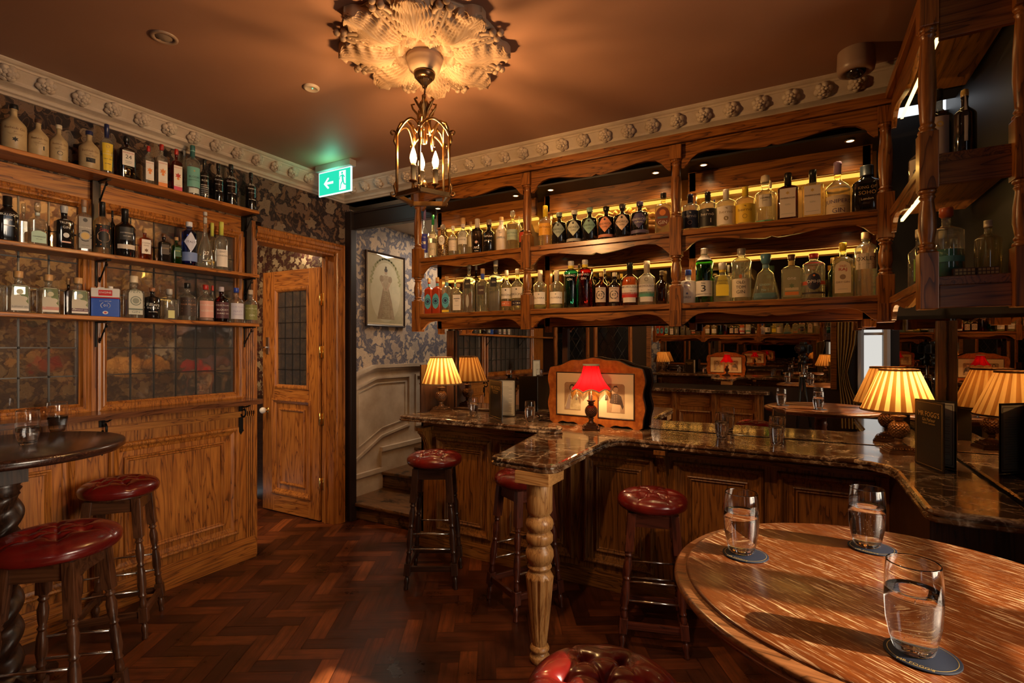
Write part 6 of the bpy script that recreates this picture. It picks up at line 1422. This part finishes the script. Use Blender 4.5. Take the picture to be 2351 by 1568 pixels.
rowof([
 (985,19,639,'sqr','rust',('cork',CRK),MAL,'rust red square bottle with blue oval, leftmost'),
 (1004,21,637,'sqr','rust',('cork',CRK),MAL,'rust red square bottle with blue oval, second'),
 (1026,22,635,'sqr','clear',('cork',CRK),MAL+[('rect',.04,.10,.8,YL,[])],'clear square bottle with blue oval and yellow motif'),
 (1045,13,638,'sqr','clear',('cork',CRK),[('neck',.76,.84,1,TL,[])],'corked bottle behind the yellow motif bottle',dict(back=.083)),
 (1052,23,652,'sqr','clear',('cork',CRK),[('rect',.10,.62,.85,W_,[T('#bar',.75,.8,.04,K_),T('Gin',.62,.4,.2,K_),T('#bar',.3,.6,.02,GR)])],'short square bottle with white label and black ribbon'),
 (1077,25,603,'sqr','clear',('cork',(.6,.5,.3)),[('rect',.48,.66,.62,(.03,.025,.02),[T('GIN',.5,.6,.3,CR)]),('oval',.10,.36,.3,(.4,.36,.3),[])],'tall clear square bottle with small black label, left'),
 (1093,16,607,'sqr','smoke',('cork',(.6,.5,.3)),[],'smoky square bottle behind the tall ones',dict(back=.083)),
 (1108,26,617,'sqr','clear',('cap',CRK),[('rect',.40,.60,.62,(.05,.025,.02),[T('GIN',.5,.6,.3,CR)]),('neck',.76,.88,1,BL_,[])],'clear square bottle with blue neck'),
 (1138,29,598,'sqr','clear',('cork',CR),[('rect',.48,.66,.55,(.02,.018,.02),[T('GIN',.5,.6,.3,CR)])],'tallest clear square bottle with black label',dict(x=((.16,.13,.10),.40))),
 (1163,23,621,'std','warm',('cork',CR),[('rect',.30,.56,1.1,W_,[T('MASONS',.35,.95,.24,K_),T('#star',.8,.2,.2,K_)]),('rect',.12,.24,1.1,(.6,.16,.06),[T('#bar',.5,.6,.2,W_)])],'bottle with white label and orange strip'),
 (1188,26,618,'std','warm',('cork',CR),[('rect',.30,.56,1.1,W_,[T('MASONS',.35,.95,.24,K_),T('#star',.8,.2,.2,K_)]),('rect',.12,.24,1.0,(.03,.02,.03),[T('#bar',.5,.6,.2,W_)])],'bottle with white label and black strip'),
],PB,ZL,', lower bar shelf, left bay','bottles on the lower bar shelf')
HD=lambda c,extra=[]:[('diamond',.22,.72,.92,c,[T("HENDRICK'S",.50,1.0,.13,K_ if sum(c)>.3 else W_),T('GIN',.32,.3,.09,K_ if sum(c)>.3 else W_),T('#dot',.74,.2,.12,K_ if sum(c)>.3 else CR)])]+extra
rowof([
 (1252,29,473,'std','warm',('long',YL),[('rect',.28,.56,1.05,(.75,.36,.03),[T('NATHAN',.66,.8,.18,BR),T('#bar',.4,.7,.03,BR)])],'clear bottle with orange label and yellow wax top'),
 (1284,33,489,'apoth','black',('cork',(.2,.25,.22)),HD((.26,.32,.28)),'squat black bottle with grey-green diamond label, first of six'),
 (1319,34,484,'apoth','black',('cork',(.6,.55,.45)),HD((.52,.54,.42),[('band',.07,.15,1,(.4,.38,.34),[])]),'squat black bottle with pale diamond label and silver band'),
 (1354,34,478,'apoth','black',('cork',(.30,.50,.42)),HD((.24,.42,.34)),'squat black bottle with green stopper and sea green diamond'),
 (1392,35,475,'apoth','black',('cork',K_),HD((.75,.28,.14),[('band',.09,.17,1,(.6,.22,.12),[])]),'squat black bottle with coral diamond label and band'),
 (1429,36,470,'apoth','black',('cork',(.06,.05,.05)),HD((.72,.52,.36)),'squat black bottle with peach diamond label'),
 (1469,38,464,'apoth','black',('cork',(.08,.06,.14)),[('diamond',.22,.74,.92,(.08,.06,.16),[T("HENDRICK'S",.50,1.0,.13,W_),T('LUNAR',.34,.5,.12,W_),T('#tri',.70,.5,.12,CR)]),('band',.10,.19,1,(.14,.11,.2),[])],'squat black bottle with indigo moonlit diamond label'),
 (1523,37,444,'sqr','warm',('cork',K_),[('oval',.18,.66,.92,(.20,.05,.02),[T('#dot',.70,.5,.3,OR),T('GIN',.22,.6,.2,W_),T('#bar',.46,.7,.1,(.1,.16,.2))])],'clear bottle with dark oval picture label, lone at the right'),
],PB,ZU,', upper bar shelf, middle bay','bottles on the upper bar shelf')
NC=lambda c:[('rect',.26,.66,1.05,W_,[T('#ring',.78,.3,.2,K_),T('NICHOLSON',.42,.95,.14,K_),T('#bar',.2,.6,.03,GR)]),('rect',.19,.30,1.05,c,[]),('rect',.08,.19,.8,W_,[])]
MK=[('rect',.14,.56,.85,(.56,.44,.34),[T('#ring',.48,.5,.6,K_),T('47',.48,.4,.22,K_),T('MONKEY',.90,.7,.08,K_)])]
rowof([
 (1240,29,621,'std','warm',('long',CR),[('rect',.14,.44,1.0,W_,[T('OLIVERA',.5,.85,.14,K_),T('#dot',.8,.2,.12,GR)])],'clear bottle with white label, left',dict(x=((.22,.24,.05),.12))),
 (1278,31,622,'std','warm',('long',CR),[('rect',.14,.44,1.0,W_,[T('OLIVERA',.5,.85,.14,K_),T('#dot',.8,.2,.12,GR)])],'clear bottle with white label, right twin',dict(x=((.22,.24,.05),.12))),
 (1311,31,600,'cyl','teal',('stop',(.55,.52,.48)),[('none',.55,.75,.9,CR,[T('MERMAID',.66,.9,.3,W_),T('GIN',.25,.4,.25,W_)]),('neck',.84,.9,1,YL,[])],'teal bottle with raised scales',dict(x=None)),
 (1330,14,606,'cyl','smoke',('stop',(.3,.2,.1)),[('neck',.84,.9,1,YL,[])],'dark bottle between the teal and red scaled ones',dict(back=.083)),
 (1343,31,597,'cyl','red',('stop',(.7,.62,.55)),[('none',.55,.75,.9,CR,[T('MERMAID',.66,.9,.3,W_),T('GIN',.25,.4,.25,W_)]),('neck',.84,.9,1,YL,[])],'ruby red bottle with raised scales'),
 (1359,13,618,'std','smoke',('cap',K_),[],'dark bottle behind the ruby red one',dict(back=.083)),
 (1381,29,626,'std','amber',('cork',GD),MK,'amber apothecary bottle with stamp label'),
 (1388,16,618,'std','smoke',('stop',(.4,.35,.3)),[],'bottle with silver clasp behind the stamp label',dict(back=.083)),
 (1411,28,626,'std','black',('cork',CR),MK,'dark apothecary bottle with stamp label'),
 (1427,14,629,'std','smoke',('cork',YL),[],'small corked bottle behind the apothecary pair',dict(back=.083)),
 (1446,37,603,'std','amber',('long',K_),NC((.55,.03,.02)),'bottle with white label and red stripe'),
 (1485,37,600,'std','clear',('long',CR),NC((.08,.30,.20)),'bottle with white label and green stripe'),
 (1519,26,622,'std','brown',('stop',(.2,.16,.1)),[],'plain dark unlabelled bottle'),
 (1538,12,655,'std','clear',('cap',CR),[('rect',.2,.6,1,CR,[])],'tiny bottle with cream label by the post',dict(back=.05)),
],PB,ZL,', lower bar shelf, middle bay','bottles on the lower bar shelf')
HN=lambda c,t,s='#ring':[('rect',.08,.54,1.35,c,[T('hernö',.68,.55,.16,t),T('#tri',.86,.10,.1,t),T(s,.32,.3,.24,t)])]
rowof([
 (1585,38,447,'tall','clear',('long',NV),HN((.012,.018,.05),(.45,.42,.4)),'navy labelled round-shouldered bottle, leftmost'),
 (1598,10,462,'tall','clear',('long',NV),[],'navy-topped bottle behind the navy label',dict(back=.083)),
 (1625,39,442,'tall','clear',('long',K_),HN((.008,.007,.008),W_,'#tri'),'round-shouldered bottle with black ship label'),
 (1640,12,459,'tall','clear',('long',NV),[],'navy-topped bottle behind the ship label',dict(back=.083)),
 (1667,41,436,'tall','clear',('long',W_),HN((.74,.66,.56),(.3,.22,.1),'#dot'),'round-shouldered bottle with white animal label and white top'),
 (1711,43,430,'tall','warm',('long',YL),HN((.80,.52,.03),(.25,.14,.02)),'round-shouldered bottle with yellow label and yellow top'),
 (1757,46,401,'squat','clear',('ball',(.75,.62,.4)),[('rect',.32,.56,.62,(.74,.66,.52),[T('HARRIS',.72,.7,.14,K_),T('GIN',.52,.3,.1,K_)]),('band',.03,.06,1,(.12,.42,.2),[])],'ribbed clear bottle with small cream label',dict(x='ribs')),
 (1769,14,414,'squat','clear',('ball',CR),[],'wooden-stoppered bottle behind the ribbed one',dict(back=.083)),
 (1809,48,398,'sqr','brown',('long',K_),[('rect',.08,.66,.76,(.74,.63,.52),[T('#star',.84,.2,.14,GD),T('INVERROCHE',.66,.9,.07,K_),T('GIN',.44,.4,.05,GR),T('#bar',.12,.8,.01,GR)]),('neck',.80,.84,1,GD,[])],'amber square bottle with tall white label'),
 (1866,50,391,'sqr','warm',('long',K_),[('rect',.08,.66,.76,(.74,.63,.52),[T('#star',.84,.2,.14,GD),T('INVERROCHE',.66,.9,.07,K_),T('GIN',.44,.4,.05,GR),T('#bar',.12,.8,.01,GR)]),('neck',.80,.84,1,GD,[])],'clear square bottle with tall white label'),
 (1923,55,373,'long','warm',('long',(.40,.26,.40)),[('rect',.02,.36,1.25,(.70,.54,.34),[T('JUNIPERO',.66,.95,.26,(.10,.06,.14)),T('#bar',.42,.4,.03,GD),T('GIN',.20,.4,.24,(.10,.06,.14))]),('neck',.48,.52,1,CR,[])],'bell-shaped bottle with lilac neck and cream label'),
 (1990,66,382,'broad','black',('cap',(.03,.04,.05)),[('none',.15,.62,.8,GD,[T('KING OF',.78,.75,.18,(.45,.28,.10)),T('SOHO',.55,.7,.20,(.45,.28,.1)),T('London',.28,.5,.1,CR)]),('rect',.08,.50,.0,RD,[])],'broad black bottle with gold capital letters'),
],PB,ZU,', upper bar shelf, right bay','bottles on the upper bar shelf')
rowof([
 (1580,35,620,'plastic','white',('cap',BL_),[('none',.1,.7,.9,W_,[T('NORDES',.14,.8,.12,(.1,.1,.25)),T('#star',.32,.2,.14,(.1,.12,.3)),T('#dot',.72,.5,.34,(.45,.42,.55))])],'white ceramic bottle with blue cap'),
 (1617,38,571,'cyl','green',('cap',W_),[('rect',.12,.40,1.2,(.72,.68,.62),[T('No',.84,.18,.16,K_),T('3',.50,.3,.42,K_),T('LONDON DRY GIN',.14,.8,.07,K_)]),('neck',.78,.88,1,W_,[])],'tall green bottle with white label and numeral'),
 (1659,41,604,'sqs','clear',('cap',W_),[('rect',.16,.68,.72,(.86,.66,.03),[T('HOXTON',.72,.85,.12,K_),T('TROPICAL',.60,.6,.05,K_)]),('neck',.76,.84,1,YL,[])],'clear square bottle with bright yellow label'),
 (1673,12,609,'sqs','clear',('cap',W_),[],'small bottle behind the bright yellow label',dict(back=.083)),
 (1702,43,571,'cyl','clear',('cap',(.3,.26,.22)),[('rect',.08,.42,1.25,(.68,.58,.42),[T('OLD',.80,.34,.18,K_),T('TOM',.54,.38,.18,K_),T('GIN',.28,.34,.18,K_)]),('oval',.42,.50,.16,(.5,.14,.03),[]),('neck',.86,.90,1,CR,[])],'clear bottle with cream label in three black lines'),
 (1758,58,584,'dia','clear',('stop',(.10,.26,.36)),[('none',.06,.5,.55,SK,[T('LONDON',.62,.9,.18,(.30,.45,.5)),T('No 1',.36,.5,.12,(.3,.45,.5))]),('neck',.70,.77,1,(.16,.34,.42),[])],'flared diamond bottle with blue stopper',dict(x=((.10,.25,.32),.16))),
 (1817,47,585,'sqr','clear',('cork',BR),[('rect',.06,.66,.84,(.32,.30,.17),[T('one',.66,.5,.14,W_),T('#star',.40,.5,.2,(.15,.2,.1)),T('#bar',.12,.8,.12,OR),T('#bar',.28,.8,.10,(.6,.5,.3))]),('neck',.76,.86,1,GD,[])],'square bottle with olive and orange label'),
 (1868,50,583,'cyl','clear',('cork',RD),[('oval',.18,.56,.62,(.015,.012,.03),[T('OPIHR',.5,1.0,.26,W_),T('#dot',.84,.3,.12,OR)]),('rect',.10,.14,1.3,(.02,.015,.02),[]),('neck',.76,.79,1,RD,[]),('rect',.30,.38,1.35,(.5,.07,.03),[])],'red-capped bottle with round midnight blue label'),
 (1911,22,592,'std','green',('cap',GD),[],'green bottle behind the tall cream label',dict(back=.083)),
 (1935,48,558,'sqr','warm',('cap',YL),[('arch',.08,.66,.78,(.72,.58,.40),[T('OLD',.84,.4,.08,RD),T('RAJ',.72,.5,.12,RD),T('#dot',.50,.4,.16,(.3,.2,.12)),T('DRY GIN',.34,.8,.09,(.3,.2,.12)),T('#bar',.12,.6,.01,GR)])],'clear square bottle with arched cream label and gold cap'),
 (1988,48,534,'cyl','clear',('cork',(.7,.5,.25)),[('rect',.42,.66,1.15,(.70,.58,.46),[T('OXLEY',.66,.85,.26,K_),T('#bar',.32,.6,.03,GR)])],'clear cut-glass bottle with cream label, right end',dict(x='ribs')),
],PB,ZL,', lower bar shelf, right bay','bottles on the lower bar shelf')
# ---- right wing
zu,zl=ZU-.015,ZL-.015
def wb(x,y,z,r,h,kn,gl,cap,labels,desc,extra=None,rz=None):
    # place by position: convert to the helper's pixel form is not needed
    P0=depth(x,y); px=CX+F*((x*cA+y*sA)/P0); X=(px-CX)/F; w=r*2*F*math.sqrt(1+X*X)/P0; yt=YH-(z+h-H)*F/P0
    bottle(px,w,yt,kn,gl,cap,labels,desc,('y',y),z,'bottles on the right wing shelves',0,extra)
wb(.455,2.74,zu,.036,.24,'std','clear',('cap',CR),[('rect',.15,.6,1.2,(.66,.58,.46),[T('GIN',.5,.6,.2,K_)])],'clear bottle with white label seen past the corner post, upper wing shelf')
wb(.45,2.72,zl,.036,.26,'std','clear',('cap',CR),[('rect',.15,.5,.5,(.25,.5,.05),[]),('rect',.1,.55,.3,W_,[])],'clear bottle with green stripe beside the corner post, lower wing shelf')
wb(.50,2.58,zl,.034,.22,'std','clear',('cap',CR),[('rect',.2,.6,1.1,(.6,.55,.5),[T('GIN',.5,.5,.2,K_)])],'clear bottle with printed label behind the green stripe, lower wing shelf')
wb(.452,2.285,zl,.046,.245,'apoth','clear',('cap',(.45,.10,.03)),[('rect',.22,.30,1.3,(.10,.3,.26),[])],'large clear bottle with teal liquid and red cap, lower wing shelf',((.02,.22,.18),.40))
wb(.425,2.42,zl,.034,.22,'std','smoke',('cap',CR),[('oval',.2,.6,.9,(.5,.45,.36),[T('GIN',.5,.6,.3,K_)])],'bottle with oval label behind the teal one, lower wing shelf')
wb(.50,2.42,zl,.030,.16,'std','smoke',('cap',K_),[('rect',.25,.5,.8,(.12,.14,.22),[])],'small dark bottle with blue-grey label, lower wing shelf')
wb(.575,2.34,zl,.034,.20,'tall','warm',('cap',CR),[],'dark golden bottle near the outer post, lower wing shelf')
wb(.44,2.34,zu,.042,.27,'std','smoke',('cork',K_),[('rect',.08,.6,.6,(.5,.4,.32),[T('#dot',.8,.3,.15,GD)])],'tall smoky bottle with white label, upper wing shelf')
wb(.50,2.28,zu,.030,.235,'std','black',('ball',GD),[('rect',.2,.9,.15,(.5,.45,.4),[])],'black bottle with brass top, upper wing shelf')
for k,(x,y) in enumerate(((.485,2.225),(.545,2.23))):
    t=thing('gin_box','small patterned box '+('under the teal bottle' if k==0 else 'at the outer end')+' of the lower wing shelf','box',(x,y,zl+.0005))
    b=B(); b.box(-.028,.028,-.012,.012,0,.026,0)
    for i in range(5):
        for j in range(2): b.add([(-.024+i*.0105,-.0124,.004+j*.011),(-.016+i*.0105,-.0124,.004+j*.011),(-.016+i*.0105,-.0124,.012+j*.011),(-.024+i*.0105,-.0124,.012+j*.011)],[(0,1,2,3)],1)
    b.build('carton',[colmat((.10,.05,.02)),colmat((.6,.42,.15))],t,fix=False)
# ================================================================== LIGHT AND CAMERA
def light(kind,name,loc,energy,col,rot=None,size=None,sizey=None,spot=None,blend=.5,soft=None):
    l=bpy.data.lights.new(name,kind); l.energy=energy; l.color=col
    if kind=='AREA':
        l.size=size or .3
        if sizey: l.shape='RECTANGLE'; l.size_y=sizey
    if kind=='SPOT': l.spot_size=spot or 1.2; l.spot_blend=blend
    if kind in('POINT','SPOT'): l.shadow_soft_size=soft or .02
    if kind=='SUN': l.angle=soft or .01
    o=bpy.data.objects.new(name,l); C.objects.link(o); o.location=loc
    if rot is not None: o.rotation_euler=rot if not isinstance(rot,Vector) else rot.to_track_quat('-Z','Y').to_euler()
    return o
WARM=(1,.62,.26); WARM2=(1,.52,.18)
# lantern bulbs
for a in LBULB: light('POINT','lantern_bulb',a,18,(1,.54,.20),soft=.014)
for x,y,z in SPOTS: light('SPOT','shelf_spot',(x,y,z-.006),3.2,(1,.66,.30),Vector((0,.12,-1)),spot=2.2,blend=.8,soft=.012)
for x,y,z,l_ in STRIPS: light('AREA','strip_glow',(x,y,z),1.3,(1,.55,.12),(-.5,0,0),l_,.02)
wl=light('AREA','window_daylight',(1.66,1.14,1.55),19,(1,.80,.58),Vector((-1,.05,-.20)),1.2,1.2); wl.data.spread=math.radians(75)
light('SPOT','ceiling_spot',(-.55,1.15,ZC-.02),60,(1,.60,.30),Vector((-.62,1.45,-2.05)),spot=math.radians(78),blend=.9,soft=.03)
sun=light('SUN','low_sun',(1,-2,3),13,(1,.84,.62),Vector((-.93,-.06,-.64)),soft=.012)
light('AREA','sign_glow',(-2.93,2.60,2.70),.5,(.15,1,.6),Vector((-.1,-.3,1)),.2,.05)
light('AREA','stair_light',(-2.85,4.3,2.55),14,(1,.82,.62),Vector((0,-.2,-1)),.5,.5)
light('AREA','hall_light',(-4.35,1.6,2.6),16,(1,.6,.28),(0,0,0),.3,1.5)
light('AREA','screen_light',(-3.62,1.3,2.6),34,(1,.72,.44),(0,0,0),.2,1.8)  # added unseen lamp in the gap, brightens the wallpaper behind the leaded panes
light('POINT','hall_end_light',(-3.85,3.08,2.35),2.5,(1,.8,.55),soft=.03)  # added lamp without a fixture, brightens the wallpaper behind the door glass
wd=bpy.data.worlds.new('w'); bpy.context.scene.world=wd; wd.use_nodes=True
bgn=wd.node_tree.nodes['Background']; bgn.inputs[0].default_value=(.9,.95,1,1); bgn.inputs[1].default_value=1.1
cam=bpy.data.cameras.new('cam'); co=bpy.data.objects.new('cam',cam); C.objects.link(co)
cam.sensor_width=36; cam.lens=36*F/2351; cam.shift_y=(YH-784)/2351.0; cam.clip_start=.02
co.location=(0,0,H); co.rotation_euler=(math.pi/2,0,YAW)
sc=bpy.context.scene; sc.camera=co
sc.view_settings.view_transform='Standard'; sc.view_settings.look='None'; sc.view_settings.gamma=1; sc.view_settings.use_curve_mapping=False
sc.view_settings.exposure=EXPO
sc.cycles.max_bounces=14; sc.cycles.transparent_max_bounces=24; sc.cycles.transmission_bounces=12; sc.cycles.glossy_bounces=7
sc.cycles.use_denoising=True; sc.cycles.sample_clamp_indirect=4; sc.cycles.caustics_refractive=False; sc.cycles.caustics_reflective=False
